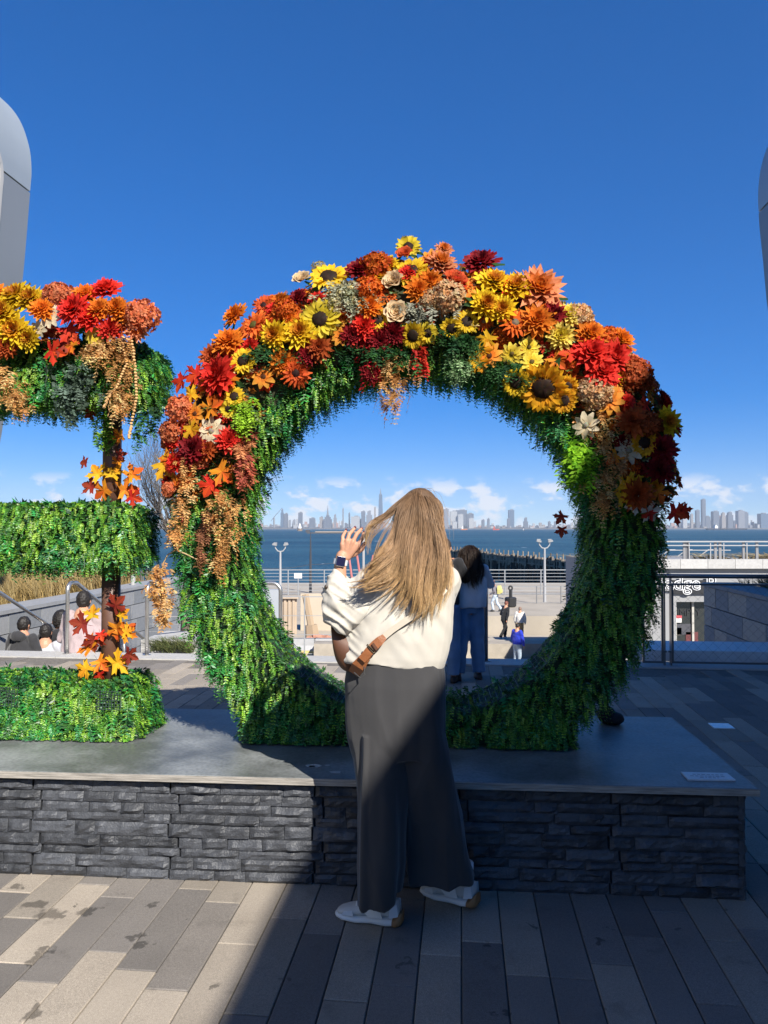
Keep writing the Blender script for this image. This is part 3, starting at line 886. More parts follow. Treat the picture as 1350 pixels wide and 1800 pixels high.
# ------------------------------------------------------------------ two overhanging metal-clad buildings
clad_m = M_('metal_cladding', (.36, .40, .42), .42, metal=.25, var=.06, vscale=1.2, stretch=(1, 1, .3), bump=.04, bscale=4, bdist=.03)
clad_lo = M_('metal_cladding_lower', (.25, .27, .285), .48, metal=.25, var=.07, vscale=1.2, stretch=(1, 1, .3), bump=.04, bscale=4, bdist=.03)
BD = 9.0
def overhang(pix, ntop, label, y_back=-11.0):
    fine = []
    for i in range(len(pix) - 1):                  # smooth the profile
        p0, p1, p2, p3 = (np.array(pix[max(0, min(len(pix) - 1, j))], float) for j in (i - 1, i, i + 1, i + 2))
        for f in (0, .25, .5, .75): fine.append(tuple(.5 * (2 * p1 + (p2 - p0) * f + (2 * p0 - 5 * p1 + 4 * p2 - p3) * f * f + (3 * p1 - p0 - 3 * p2 + p3) * f ** 3)))
    pix = fine + [pix[-1]]; ntop *= 4
    pr = [PAV.l(P(px, py, BD)) for px, py in pix]
    yl = pr[ntop].y
    e_ = empty('building', PAV.w(pr[ntop].x, yl, 0), PAV.a, label, 'building')
    x0 = pr[ntop].x
    def skin(pp, name, mat, mode):
        q = MB(); vs = []
        for v in pp: vs += [(v[0] - x0, 0, v[1]), (v[0] - x0, y_back - yl, v[1])]
        k = len(pp)
        f = [(2 * i, 2 * i + 1, 2 * i + 3, 2 * i + 2) for i in range(k - 1)]
        s = 1 if pp[0][0] > x0 - 50 and pr[0].x > 0 else -1
        deep = [(v[0] + (6 if pr[0].x > 0 else -6), v[1]) for v in (pp[0], pp[-1])]
        # close to a solid: far side
        n0 = len(vs)
        for v in (deep[1], deep[0]): vs += [(v[0] - x0, 0, v[1]), (v[0] - x0, y_back - yl, v[1])]
        f += [(2 * (k - 1), 2 * k - 1, n0 + 1, n0), (n0, n0 + 1, n0 + 3, n0 + 2), (n0 + 2, n0 + 3, 1, 0)]
        f += [tuple(2 * i for i in list(range(k)) + [k, k + 1]), tuple(2 * i + 1 for i in reversed(list(range(k)) + [k, k + 1]))]
        q.add(vs, f)
        o = q.build(name, mat, e_, smooth=True); smooth_angle(o.data, .5); return o
    up = [(v.x, v.z) for v in pr[ntop:]]; lo = [(v.x, v.z) for v in pr[:ntop + 1]]
    # a dark reveal between the lower wall and the rounded crown
    lo[-1] = (lo[-1][0], lo[-1][1] - .022)
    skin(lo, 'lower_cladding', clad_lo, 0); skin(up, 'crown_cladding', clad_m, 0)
    inset = .03 if pr[0].x > 0 else -.03
    q = MB(); q.box((inset * 30, (y_back - yl) / 2, pr[ntop].z - .011), (1.74, -(y_back - yl) - .06, .018)); q.build('reveal', M_('reveal_black', (.012, .012, .012), .9), e_)
    return e_, x0, yl, pr
rb, rx0, ryl, rpr = overhang([(1460, 1100), (1430, 930), (1392, 760), (1368, 640), (1350, 552), (1341, 460), (1335, 400), (1333.5, 372), (1332.5, 345), (1335, 310), (1341, 280), (1350, 256), (1366, 228), (1390, 200), (1425, 178), (1480, 165), (1600, 160)],
                          7, 'shaded metal-clad building leaning in at the right edge')
lb, lx0_, lyl, lpr = overhang([(-60, 1100), (-34, 930), (0, 762), (20, 622), (38, 500), (46, 420), (53, 336), (55.5, 305), (54, 275), (49, 250), (38, 219), (22, 193), (0, 171), (-30, 150), (-70, 135), (-130, 125), (-260, 120)],
                           6, 'pale metal-clad building with a rounded crown at the left edge')
# window strip with a bright rounded frame on the left building
def lwall(z):
    for a_, b2 in zip(lpr[:-1], lpr[1:]):
        if a_.z <= z <= b2.z: return a_.x + (b2.x - a_.x) * (z - a_.z) / (b2.z - a_.z) - lx0_
    return lpr[0].x - lx0_
ztop = P(0, 250, 8.3).z; y1 = -.585
outer, inner = [], []
prof = []
for k in range(9):
    z = 2.2 + (ztop - .35 - 2.2) * k / 8; prof.append((y1, z))
for k in range(1, 7):
    a_ = math.pi / 2 * k / 6; prof.append((y1 - .35 + .35 * math.cos(a_), ztop - .35 + .35 * math.sin(a_)))
prof.append((y1 - 4, ztop))
q = MB()
for (ya, za), (yb, zb) in zip(prof[:-1], prof[1:]):
    dv = Vector((yb - ya, zb - za)).normalized(); nn = Vector((-dv.y, dv.x)) * -.06
    a0, a1 = lwall(za), lwall(zb)
    i0, i1 = lwall(min(za - nn.y, 7)), lwall(zb)
    vs = [(a0 + .02, ya, za), (a1 + .02, yb, zb), (lwall(zb - .06 * (nn.y < -.03)) + .02, yb - .06 * (abs(nn.x) > .03), zb - .06 * (abs(nn.y) > .03)), (lwall(za) + .02, ya - .06 * (abs(nn.x) > .03), za - .06 * (abs(nn.y) > .03))]
    q.add(vs, [(0, 1, 2, 3)])
o = q.build('window_frame', M_('bright_trim', (.46, .45, .42), .4), lb)
so = o.modifiers.new('solid', 'SOLIDIFY'); so.thickness = .05; so.offset = 0
q = MB(); vs = [(lwall(z) + .012, y, z) for y, z in prof] + [(lwall(prof[0][1]) + .012, y1 - 4, prof[0][1])]
q.add(vs, [tuple(range(len(vs)))]); q.build('window_pane', M_('dark_glass', (.05, .05, .055), .08, spec=.8), lb)

# ------------------------------------------------------------------ shop terrace on the lower level (right)
SD = 25.0
shop_o = P(1228, 1000, SD)
white_r = M_('white_render', (.27, .27, .27), .7, var=.06, vscale=2)
shop = empty('shop_building', (shop_o.x, SD, LOWZ), 0, 'white shopfront with a roof terrace below the plaza level, behind the railing', 'building')
def S(px, py, dy=0.0):
    v = P(px, py, SD + dy); return Vector((v.x - shop_o.x, dy, v.z - LOWZ))
ztop = S(1228, 992).z
q = MB(); xl_, xr_ = S(1090, 0).x, S(1420, 0).x
dl, dr, dt = S(1180, 0).x, S(1290, 0).x, S(0, 1058).z
q.box(((xl_ + dl) / 2, 4, ztop / 2), (dl - xl_, 8, ztop)); q.box(((dr + xr_) / 2, 4, ztop / 2), (xr_ - dr, 8, ztop)); q.box(((dl + dr) / 2, 4, (dt + ztop) / 2), (dr - dl, 8, ztop - dt))
q.build('wall', white_r, shop)
for k in range(7):                                # parapet stones
    w = (xr_ - xl_) / 7
    q = MB(); q.box((xl_ + w * (k + .5), -.03, ztop + .02), (w - .012, .3, .30)); q.build('parapet_stone', M_('pale_granite', (.5, .5, .5)), shop)
q = MB(); q.box(((dl + dr) / 2, .3, dt / 2), (dr - dl, .04, dt)); q.build('door_glass', M_('shop_glass', (.03, .032, .03), .12, spec=.6), shop)
for px in (1183, 1213.5, 1262):
    q = MB(); q.box((S(px, 0).x, .24, dt / 2), (.07, .06, dt)); q.build('door_frame', M_('pale_frame', (.42, .40, .35), .5), shop)
q = MB(); q.box((S(1205, 0).x, -.06, S(0, 1031).z), (S(1236, 0).x - S(1172, 0).x, .1, S(0, 1020).z - S(0, 1043).z)); sg = q.build('shop_sign', M_('sign_black', (.02, .02, .022), .5), shop)
def text_mesh(name, txt, size, mat, parent, loc, extrude=.01, bold=0.0, rot=(math.pi / 2, 0, 0)):
    cu = bpy.data.curves.new('text', 'FONT'); cu.body = txt; cu.size = size; cu.extrude = extrude; cu.offset = bold; cu.align_x = 'CENTER'; cu.resolution_u = 3
    ob = bpy.data.objects.new('text', cu); COL.objects.link(ob)
    dg = bpy.context.evaluated_depsgraph_get()
    me = bpy.data.meshes.new_from_object(ob.evaluated_get(dg)); bpy.data.objects.remove(ob)
    me.materials.clear(); me.materials.append(mat)
    o = link(name, me, parent); o.location = loc; o.rotation_euler = rot; return o
lp = S(1203, 1036)
text_mesh('lettering', 'ladge P', .62, M_('sign_white', (.85, .85, .85), .5), sg, (lp.x + .08, -.125, lp.z), bold=.018)
text_mesh('lettering', 'ladge P', .62, M_('sign_black', (.02, .02, .022), .5), sg, (lp.x + .08, -.140, lp.z), bold=-.012)
q = MB(); c = S(1194, 1090); q.box((c.x, .2, c.z), (.30, .02, .20)); q.box((c.x, .2, c.z - .01), (.0, .0, .0)); nb = q.build('notice', M_('notice_white', (.75, .73, .70), .6), shop)
q = MB(); q.box((c.x, .185, c.z + .085), (.31, .01, .09)); q.build('notice_band', M_('notice_red', (.45, .07, .08), .6), shop)
c = S(1206, 1078); text_mesh('window_lettering', 'SIMPLY', .30, M_('sign_black', (.02, .02, .022)), shop, (c.x + .12, .262, c.z - .1))
for px, py, w, h, cc in ((1190, 1112, .5, .25, (.10, .09, .08)), (1206, 1108, .5, .35, (.06, .06, .07)), (1222, 1121, .4, .3, (.12, .03, .03))):
    q = MB(); c = S(px, py); q.box((c.x, .27, c.z), (w, .02, h)); q.build('window_display', M_('display_%d' % px, cc, .6), shop)
# terrace railing on the shop roof
tr = empty('terrace_railing', (shop_o.x, SD + .6, LOWZ + ztop), 0, 'white steel railing along the shop roof terrace', 'railing')
hz = P(0, 952, SD + .6).z - LOWZ - ztop
wst = M_('white_steel', (.36, .355, .345), .4)
gst = M_('grey_steel', (.28, .27, .26), .4, metal=.3)
def tb(nm, x, z, w, h, m, d=.05, y=0.0):
    q = MB(); q.box((x, y, z), (w, d, h)); q.build(nm, m, tr)
def TX(px): return P(px, 0, SD + .6).x - shop_o.x
tb('handrail', (xl_ + xr_) / 2, hz, xr_ - xl_, .045, wst); tb('rail', (xl_ + xr_) / 2, hz - .13, xr_ - xl_, .035, wst)
tb('rail', (xl_ + xr_) / 2, .10, xr_ - xl_, .035, wst)
for px in (1134, 1150, 1196, 1201.5, 1250, 1258, 1299, 1322, 1346):
    tb('post', TX(px), hz / 2, .085, hz, gst, .06, .07)
for px in (1203, 1240, 1263, 1303): tb('stile', TX(px), hz / 2, .03, hz - .1, wst, .03)
tb('rail', TX(1250), hz * .55, TX(1310) - TX(1190), .03, wst, .03, 1.5)
for px in (1190, 1222, 1262): 
    q = MB(); q.tube([(TX(px), 2, .15), (TX(px) + .35, 2, .4), (TX(px) + .55, 2, .4)], .02, 6); q.build('brace', wst, tr)
grass('terrace_grass', 0, 1, 0, 1, 0, .3, 600, [(.35, .28, .16), (.25, .2, .1)], 'brown planting on the shop roof terrace', 21)
gt = bpy.data.objects['terrace_grass']
gt.scale = (9, 1.2, .9); gt.location = (shop_o.x - 3.0, SD + 1.0, LOWZ + ztop + .05)

# ------------------------------------------------------------------ things on the lower promenade
def fence(name, x0, x1, d, h, label, step=2.5, rails=6, m=None, r=.035, zb=LOWZ, y1=None):
    e_ = empty(name, (x0, d, zb), 0 if y1 is None else math.atan2(y1 - d, x1 - x0), label, 'fence')
    L_ = x1 - x0 if y1 is None else math.hypot(x1 - x0, y1 - d)
    k = 0.0
    while k <= L_ + .01:
        q = MB(); q.tube([(k, 0, 0), (k, 0, h)], r, 6); q.build('post', m, e_); k += step
    for i in range(rails):
        z = h * (.06 + .94 * i / (rails - 1)) if rails > 1 else h
        q = MB(); q.box((L_ / 2, .0, z - .01), (L_, r * .9, r * (1.3 if i == rails - 1 else .7))); q.build('rail', m, e_)
    return e_
galv = M_('galvanised', (.36, .37, .37), .45, metal=.3)
fence('boundary_fence', at_px(380, 64).x, at_px(1130, 64).x, 64, 2.1, 'long galvanised fence at the water\'s edge', 3.0, 8, galv, .05)
WKZ = -2.95
mb = MB(); mb.box((13, 43.2, (WKZ + LOWZ) / 2), (22, 7.4, WKZ - LOWZ))
tag(mb.build('walkway', prom_m), kind='structure')
fence('inner_fence', at_px(815, 46).x, at_px(1060, 46).x, 46, 1.05, 'low grey fence with dark posts across the sunlit promenade', 1.45, 3, M_('fence_grey', (.2, .2, .2), .5), .035, zb=WKZ)
fence('yard_fence', at_px(455, 33).x, at_px(640, 33).x, 33.2, 2.6, 'tall thin fence in front of the tan corrugated wall', 1.95, 4, galv, .03)
def lamp(px, ptop, d, label):
    e_ = empty('lamp_post', at_px(px, d, LOWZ), 0, label, 'lamp post', 'promenade lamp posts')
    zt = P(px, ptop, d).z - LOWZ
    m = M_('lamp_grey', (.34, .34, .34), .5)
    q = MB(); q.tube([(0, 0, 0), (0, 0, zt * .5), (0, 0, zt - .5)], [.12, .09, .07], 8); q.build('pole', m, e_)
    for s in (-1, 1):
        q = MB(); q.tube([(0, 0, zt - .5), (s * .2, 0, zt - .45), (s * .36, 0, zt - .25), (s * .4, 0, zt - .05)], .045, 6); arm_ = q.build('arm', m, e_)
        q = MB(); q.box((s * .42, 0, zt + .03), (.34, .3, .13), M=Matrix.Rotation(-s * .2, 3, 'Y')); q.box((s * .40, .2, zt + .14), (.26, .25, .09)); q.build('lamp_head', M_('lamp_head', (.27, .27, .265), .4), arm_)
lamp(493, 958, 58, 'double-headed lamp post near the ring\'s lit inner edge')
lamp(957, 952, 56, 'double-headed lamp post before the dark pier')
# tan container-like wall with ribs, plain wall beside it
c0, c1 = at_px(470, 40), at_px(522, 40)
e_ = empty('corrugated_wall', (c0.x, 40, LOWZ), 0, 'tan corrugated metal wall seen through the ring', 'wall')
hw = P(0, 1052, 40).z - LOWZ
q = MB(); x = 0
tanm = M_('tan_steel', (.42, .33, .24), .6, var=.08, vscale=1.5)
while x < c1.x - c0.x:
    q.box((x + .06, 0, hw / 2), (.12, .1, hw)); q.box((x + .17, .06, hw / 2), (.1, .05, hw)); x += .22
q.build('rib_panel', tanm, e_)
q = MB(); q.box(((c1.x - c0.x) / 2, -.02, hw + .06), (c1.x - c0.x + .2, .3, .12)); q.build('cap', tanm, e_)
c2 = at_px(640, 42)
q = MB(); q.box((0, 0, hw / 2 + .05), (c2.x - c1.x, .3, hw + .1)); o = q.build('yard_wall', M_('cream_wall', (.46, .385, .29), .8, var=.08, vscale=.8)); o.location = ((c1.x + c2.x) / 2, 42, LOWZ)
tag(o, 'plain cream yard wall beside the corrugated wall', 'wall')
q = MB(); a_ = P(537, 1046, 37); b2 = P(547, 1102, 36.5); q.tube([a_, b2], .17, 6); q.tube([b2 + Vector((0, 0, .1)), Vector((b2.x + .1, b2.y, LOWZ))], [.3, .4], 6)
o = q.build('timber_prop', M_('old_timber', (.34, .25, .16), .8), origin=(b2.x, b2.y, LOWZ)); tag(o, 'leaning timber prop against the cream yard wall', 'prop')
q = MB(); bb = P(562, 1108, 36)
rr = random.Random(2)
for i in range(70):
    r_ = rr.uniform(0, 1) ** .5; an = rr.uniform(0, 6.28)
    q.box((r_ * 1.4 * math.cos(an), r_ * .6 * math.sin(an), (1 - r_) * .5 + .05), (.3, .18, .16), M=Matrix.Rotation(rr.uniform(0, 3), 3, 'Z') @ Matrix.Rotation(rr.uniform(-.6, .6), 3, 'X'))
o = q.build('brick_heap', M_('brick_red', (.42, .20, .13), .85, var=.3, vscale=6)); o.location = (bb.x, 36, LOWZ); tag(o, 'heap of orange bricks at the foot of the yard wall', 'bricks', kind='stuff')
for i, (px, lab) in enumerate(((536, 'pale concrete barrier below the brick heap, nearer the ring\'s edge'), (572, 'pale concrete barrier below the brick heap, nearer the raised elbow'))):
    p = at_px(px, 34.6, LOWZ); q = MB()
    q.loft([[(-.5, -.25, 0), (.5, -.25, 0), (.5, .25, 0), (-.5, .25, 0)], [(-.5, -.22, .12), (.5, -.22, .12), (.5, .22, .12), (-.5, .22, .12)], [(-.5, -.1, .3), (.5, -.1, .3), (.5, .1, .3), (-.5, .1, .3)], [(-.5, -.08, .62), (.5, -.08, .62), (.5, .08, .62), (-.5, .08, .62)]])
    o = q.build('concrete_barrier', M_('barrier_concrete', (.36, .36, .36), .8, var=.1, vscale=4)); o.location = p; tag(o, lab, 'barrier')
p = at_px(560, 34.0, LOWZ); q = MB(); q.box((0, 0, .07), (3.2, .2, .14)); o = q.build('yellow_kerb', M_('kerb_yellow', (.60, .47, .18), .7)); o.location = p; tag(o, kind='structure')
# white van, harbour pole with cables, red derrick
c = P(524, 1012, 61); e_ = empty('sign_board', (c.x, 61, LOWZ), 0, 'small white sign board on a post by the waterside fence', 'sign')
q = MB(); q.box((0, 0, c.z - LOWZ), (.62, .04, .42)); q.build('board', M_('board_white', (.6, .6, .6), .5), e_)
q = MB(); q.tube([(0, .05, 0), (0, .05, c.z - LOWZ)], .04, 6); q.build('post', galv, e_)
v = at_px(546, 66, LOWZ); e_ = empty('harbour_pole', v, 0, 'dark pole carrying slack cables above the waterside fence', 'pole')
q = MB(); q.tube([(0, 0, 0), (0, 0, 3.0), (0, 0, 5.2)], [.13, .1, .03], 6); q.build('mast', M_('pole_dark', (.05, .05, .055), .6), e_)
for s, z in ((-1, 2.2), (1, 2.2)):
    q = MB(); q.tube([(s * 6.0 * t, 0, z + .25 + (s > 0) * t * 1.3 - 1.0 * 4 * t * (1 - t) * .35) for t in np.linspace(0, 1, 9)], .025, 4); q.build('cable', M_('pole_dark', (.05, .05, .055)), e_)
v = at_px(632, 62, LOWZ); e_ = empty('derrick', v, 0, 'pink-red derrick legs and white mast beside the raised wrist', 'derrick')
for x0, x1, z1 in ((-.6, -1.1, 3.6), (.1, -.5, 4.0), (.3, .9, 3.4)):
    q = MB(); q.tube([(x0 + .2, 0, 0), (x1 + .2, 0, z1)], .09, 6); q.build('leg', M_('derrick_red', (.45, .16, .15), .6), e_)
q = MB(); q.tube([(.32, 0, 0), (.32, 0, P(0, 945, 62).z - LOWZ)], .1, 6); q.build('mast', wst, e_)

# old timber pier out in the water: palisade of dark piles
p0, p1 = at_px(790, 152, -2.8), at_px(1000, 104, -2.8)
e_ = empty('old_pier', (p0.x, p0.y, WZ), 0, 'charred old timber pier of close dark piles in the harbour', 'pier')
char = M_('charred_timber', (.022, .018, .015), .85, var=.4, vscale=2, objvar=.5); wood = M_('grey_timber', (.20, .165, .125), .9, var=.4, vscale=2, objvar=.45)
rr = random.Random(8); n = 150
for i in range(n):
    t = (i + rr.uniform(-.3, .3)) / n; b0 = Vector((p1.x - p0.x, p1.y - p0.y, 0)) * t
    h = 4.2 + rr.uniform(-.35, .35)
    q = MB(); q.tube([b0 + Vector((rr.uniform(-.2, .2), 0, 0)), b0 + Vector((rr.uniform(-.15, .15), 0, h))], [.2, .17], 6)
    q.build('pile', char if rr.random() < .8 else wood, e_)
    if 1:
        q = MB(); q.tube([b0 + Vector((0, -.3, h - rr.uniform(.8, 1.5))), b0 + Vector((rr.uniform(-.1, .1), -.3, h + rr.uniform(-.05, .2)))], .16, 6); q.build('fender', wood, e_)
dv = Vector((p1.x - p0.x, p1.y - p0.y, 0)); pn = Vector((-dv.y, dv.x, 0)).normalized()
if pn.y < 0: pn = -pn
q = MB(); a0, a1 = pn * .4, dv + pn * .4; b0, b1 = pn * 5, dv + pn * 5
for z0, z1 in ((2.7, 3.9),):
    q.add([a0 + Vector((0, 0, z0)), a1 + Vector((0, 0, z0)), b1 + Vector((0, 0, z0)), b0 + Vector((0, 0, z0)), a0 + Vector((0, 0, z1)), a1 + Vector((0, 0, z1)), b1 + Vector((0, 0, z1)), b0 + Vector((0, 0, z1))],
          [(0, 3, 2, 1), (4, 5, 6, 7), (0, 1, 5, 4), (1, 2, 6, 5), (2, 3, 7, 6), (3, 0, 4, 7)])
q.build('deck', wood, e_)
for zz in (3.35, 4.05):
    q = MB(); q.tube([Vector((0, -.55, zz)), dv + Vector((0, -.55, zz - .1))], .13, 6); q.build('stringer', wood, e_)
for i in range(26):
    b0 = dv * (i + .5) / 26; q = MB(); q.tube([b0 + pn * .6 + Vector((0, 0, 3.9)), b0 + pn * .6 + Vector((0, 0, 5.0))], .1, 6); q.build('bollard', wood, e_)
q = MB(); q.add([a0 + Vector((0, 0, -.4)), a1 + Vector((0, 0, -.4)), a1 + Vector((0, 0, 2.69)), a0 + Vector((0, 0, 2.69))], [(0, 1, 2, 3)]); q.add([a0 + pn * .3 + Vector((0, 0, -.4)), a1 + pn * .3 + Vector((0, 0, -.4)), a1 + pn * .3 + Vector((0, 0, 2.69)), a0 + pn * .3 + Vector((0, 0, 2.69))], [(3, 2, 1, 0)]); q.build('inner_piles', char, e_)

# bin on the promenade, low dark benches
v = at_px(897, 44, LOWZ); v.z = P(0, 1075, 44).z; e_ = empty('litter_bin', (v.x, 44, WKZ), 0, 'black litter bin with a tall hooped handle on the promenade', 'bin')
q = MB(); q.tube([(0, 0, .0), (0, 0, .06), (0, 0, .5), (0, 0, .56)], [.25, .32, .34, .28], 12); q.build('drum', M_('bin_black', (.02, .02, .02), .5), e_)
q = MB(); q.tube([(0, 0, .56), (0, 0, 1.0)], .09, 8); q.tube([(.1 * math.cos(t), 0, 1.08 + .11 * math.sin(t)) for t in np.linspace(-1.2, 4.3, 10)], .05, 6); q.build('hoop', M_('bin_black', (.02, .02, .02)), e_)

# pale retaining wall and mesh fence past the stairs (left), strip of ivy, bare tree
w0, w1 = at_px(225, 24).x, at_px(430, 24).x
e_ = empty('retaining_wall', (w0, 24, LOWZ), 0, 'pale blue-grey retaining wall beyond the stairs, between the two letters', 'wall')
hz = P(0, 1036, 24).z - LOWZ
k = 0
while w0 + k < w1:
    for z0, z1 in ((0, hz * .36), (hz * .36, hz * .7), (hz * .7, hz)):
        q = MB(); q.box((k + .6, 0, (z0 + z1) / 2), (1.19, .3, z1 - z0 - .012)); q.build('panel', M_('pale_panel', (.34, .365, .39), .6, var=.06, vscale=2, objvar=.06), e_)
    k += 1.2
q = MB(); q.box(((w1 - w0) / 2, -.1, hz + .05), (w1 - w0, .35, .1)); q.build('cap_rail', wst, e_)
fence('mesh_fence', at_px(262, 15).x, at_px(352, 15).x, 15, .62, 'low white mesh fence behind the hanging tan spray', .2, 5, wst, .008, zb=P(0, 1130, 15).z - .1)
q = MB(); q.tube([(0, 0, 0), (0, 0, 3.4)], .05, 8); o = q.build('fence_post', wst); o.location = (P(241, 0, 16).x, 16, P(0, 1112, 16).z - 2.2); tag(o, 'slim white post standing before the pale retaining wall', 'post')
c = PAV.l(P(318, 1140, 9.9)); q = MB(); q.box((0, 0, 0), (1.5, .9, .3)); o = q.build('low_kerb', coping_m); o.location = PAV.w(c.x + .15, 10.2, -.08); o.rotation_euler = (0, 0, PAV.a); tag(o, 'pale stone ledge past the plaza edge, between the two letters', 'ledge')
grass('ivy_patch', 0, .55, 0, .5, 0, .14, 900, [(.09, .12, .03), (.14, .15, .05)], 'small patch of low greenery beside the pale stone ledge', 23)
gi = bpy.data.objects['ivy_patch']; pp = P(268, 1140, 9.75); gi.location = (pp.x, 9.75, -.03)
tb_ = P(326, 1130, 11.5)
tree = empty('bare_tree', tb_, 0, 'bare young tree with fine twigs between the two letters', 'tree')
q = MB(); twigs = MB(); rt = random.Random(14)
trunk_top = Vector((.05, 0, 1.3))
q.tube([(0, 0, -.3), (.01, 0, .5), trunk_top], [.085, .075, .06], 9)
q.build('trunk', M_('bark', (.16, .13, .10), .9, var=.3, vscale=20, bump=.4, bscale=40), tree, smooth=True)
def branch(p, d, L_, r, lev):
    pts = [p]; k = 5
    for i in range(k):
        d = (d + Vector((rt.uniform(-.22, .22), rt.uniform(-.22, .22), rt.uniform(-.05, .2)))).normalized()
        pts.append(pts[-1] + d * L_ / k)
    twigs.tube(pts, [r * (1 - .75 * i / k) for i in range(k + 1)], 5 if lev < 2 else 3, cap=False)
    if lev < 4:
        for i in range(1, k + 1):
            for _ in range(2 if lev < 2 else rt.choice((1, 1, 2))):
                nd = (d + Vector((rt.uniform(-1, 1), rt.uniform(-1, 1), rt.uniform(-.1, .9))) * .9).normalized()
                branch(pts[i], nd, L_ * rt.uniform(.45, .65), r * (1 - .75 * i / k) * .6 + .0008, lev + 1)
for dv_ in ((-.75, .1, .9), (-.3, -.3, 1), (.3, .2, 1), (-.55, .3, .6), (.6, -.2, .7)):
    branch(trunk_top + Vector((0, 0, -.1)), Vector(dv_).normalized(), 1.25, .034, 1)
twigs.build('crown', M_('twig_bark', (.17, .145, .12), .9), tree)

# ------------------------------------------------------------------ sea air
hz_m = bpy.data.materials.new('sea_haze'); hz_m.use_nodes = True
nt = hz_m.node_tree; nt.nodes.clear()
ho = nt.nodes.new('ShaderNodeOutputMaterial'); hv = nt.nodes.new('ShaderNodeVolumePrincipled')
hv.inputs['Color'].default_value = (.78, .88, 1.0, 1); hv.inputs['Density'].default_value = 5.0e-5; hv.inputs['Anisotropy'].default_value = 0.0
nt.links.new(hv.outputs[0], ho.inputs['Volume'])
mb = MB(); mb.box((0, 5850, 296), (18600, 12300, 610))
tag(mb.build('haze', hz_m), 'thin blue sea haze over the harbour', kind='stuff')

# ------------------------------------------------------------------ artificial greenery
leaf_m, nt, b = newmat('plastic_leaf')
N, L = nt.nodes, nt.links
at = N.new('ShaderNodeAttribute'); at.attribute_name = 'col'
L.new(at.outputs['Color'], b.inputs['Base Color'])
b.inputs['Roughness'].default_value = .42; b.inputs['Specular IOR Level'].default_value = .5
tr_ = N.new('ShaderNodeBsdfTranslucent'); L.new(at.outputs['Color'], tr_.inputs['Color'])
ms = N.new('ShaderNodeMixShader'); ms.inputs[0].default_value = .22
L.new(b.outputs[0], ms.inputs[1]); L.new(tr_.outputs[0], ms.inputs[2]); L.new(ms.outputs[0], N['Material Output'].inputs['Surface'])

def norm(a): return a / np.maximum(np.linalg.norm(a, axis=1, keepdims=True), 1e-9)
def sprigs(base, nrm, length, r, nl=9, leaf=.0105, droop=1.0, cols=None, tangle=.55, wide=.62):
    """hanging sprigs of paired leaflets. base, nrm: (n,3); returns V, F, C"""
    n = len(base)
    ln = length * r.uniform(.55, 1.3, n)[:, None]
    rnd = norm(r.normal(0, 1, (n, 3)))
    d0 = norm(nrm * .75 + rnd * tangle)
    g = np.array([[0, 0, -1.0]]) * droop
    side0 = norm(np.cross(d0, np.array([[.13, .21, 1.0]])) + rnd * .25)
    Vs, Cs = [], []
    pal = np.array(cols); kind = r.integers(0, len(pal), n)
    c0 = pal[kind] * r.uniform(.7, 1.3, n)[:, None]
    tt = np.linspace(.08, 1, nl); lsz = r.uniform(.75, 1.35, n)
    for i, t in enumerate(tt):
        pos = base + d0 * ln * (t - .18 * t * t) * .62 + g * ln * (.30 * t + .75 * t * t) * .62
        tang = norm(d0 * (1 - .36 * t) + g * (.30 + 1.5 * t))
        for s in (-1, 1):
            sd = norm(side0 * s + tang * .55 + r.normal(0, .22, (n, 3)))
            up = norm(np.cross(tang, side0) + r.normal(0, .35, (n, 3)))
            L_ = (leaf * lsz * r.uniform(.8, 1.25, n) * (1.0 - .35 * t))[:, None]
            wv = norm(np.cross(sd, up)) * L_ * wide * .5
            q = np.stack([pos, pos + sd * L_ * .5 + wv + up * L_ * .08, pos + sd * L_ * 1.05 + up * L_ * -.05, pos + sd * L_ * .5 - wv + up * L_ * .08], 1)
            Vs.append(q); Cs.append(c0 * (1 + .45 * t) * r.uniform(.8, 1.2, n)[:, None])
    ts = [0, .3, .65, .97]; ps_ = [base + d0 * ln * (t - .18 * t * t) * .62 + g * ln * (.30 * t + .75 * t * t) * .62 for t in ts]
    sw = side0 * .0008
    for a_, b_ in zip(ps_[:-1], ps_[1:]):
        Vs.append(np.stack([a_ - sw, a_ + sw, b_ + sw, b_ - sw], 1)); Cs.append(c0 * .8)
    V = np.concatenate(Vs, 0).reshape(-1, 3)
    C = np.concatenate(Cs, 0)
    Fq = np.arange(len(V)).reshape(-1, 4)
    return V, Fq, C
def join(parts):
    Vs, Fs, Cs, o = [], [], [], 0
    for V, Fq, C in parts:
        Vs.append(V); Fs.append(Fq + o); Cs.append(C); o += len(V)
    return np.concatenate(Vs), np.concatenate(Fs), np.concatenate(Cs)
GREEN = [(.105, .26, .022), (.065, .20, .022), (.17, .33, .026), (.045, .155, .022), (.085, .23, .024), (.23, .36, .055)]
EMER = [(.02, .16, .04), (.028, .20, .035), (.04, .17, .06)]
DEEP = [(.02, .075, .018), (.03, .095, .02), (.015, .06, .02)]
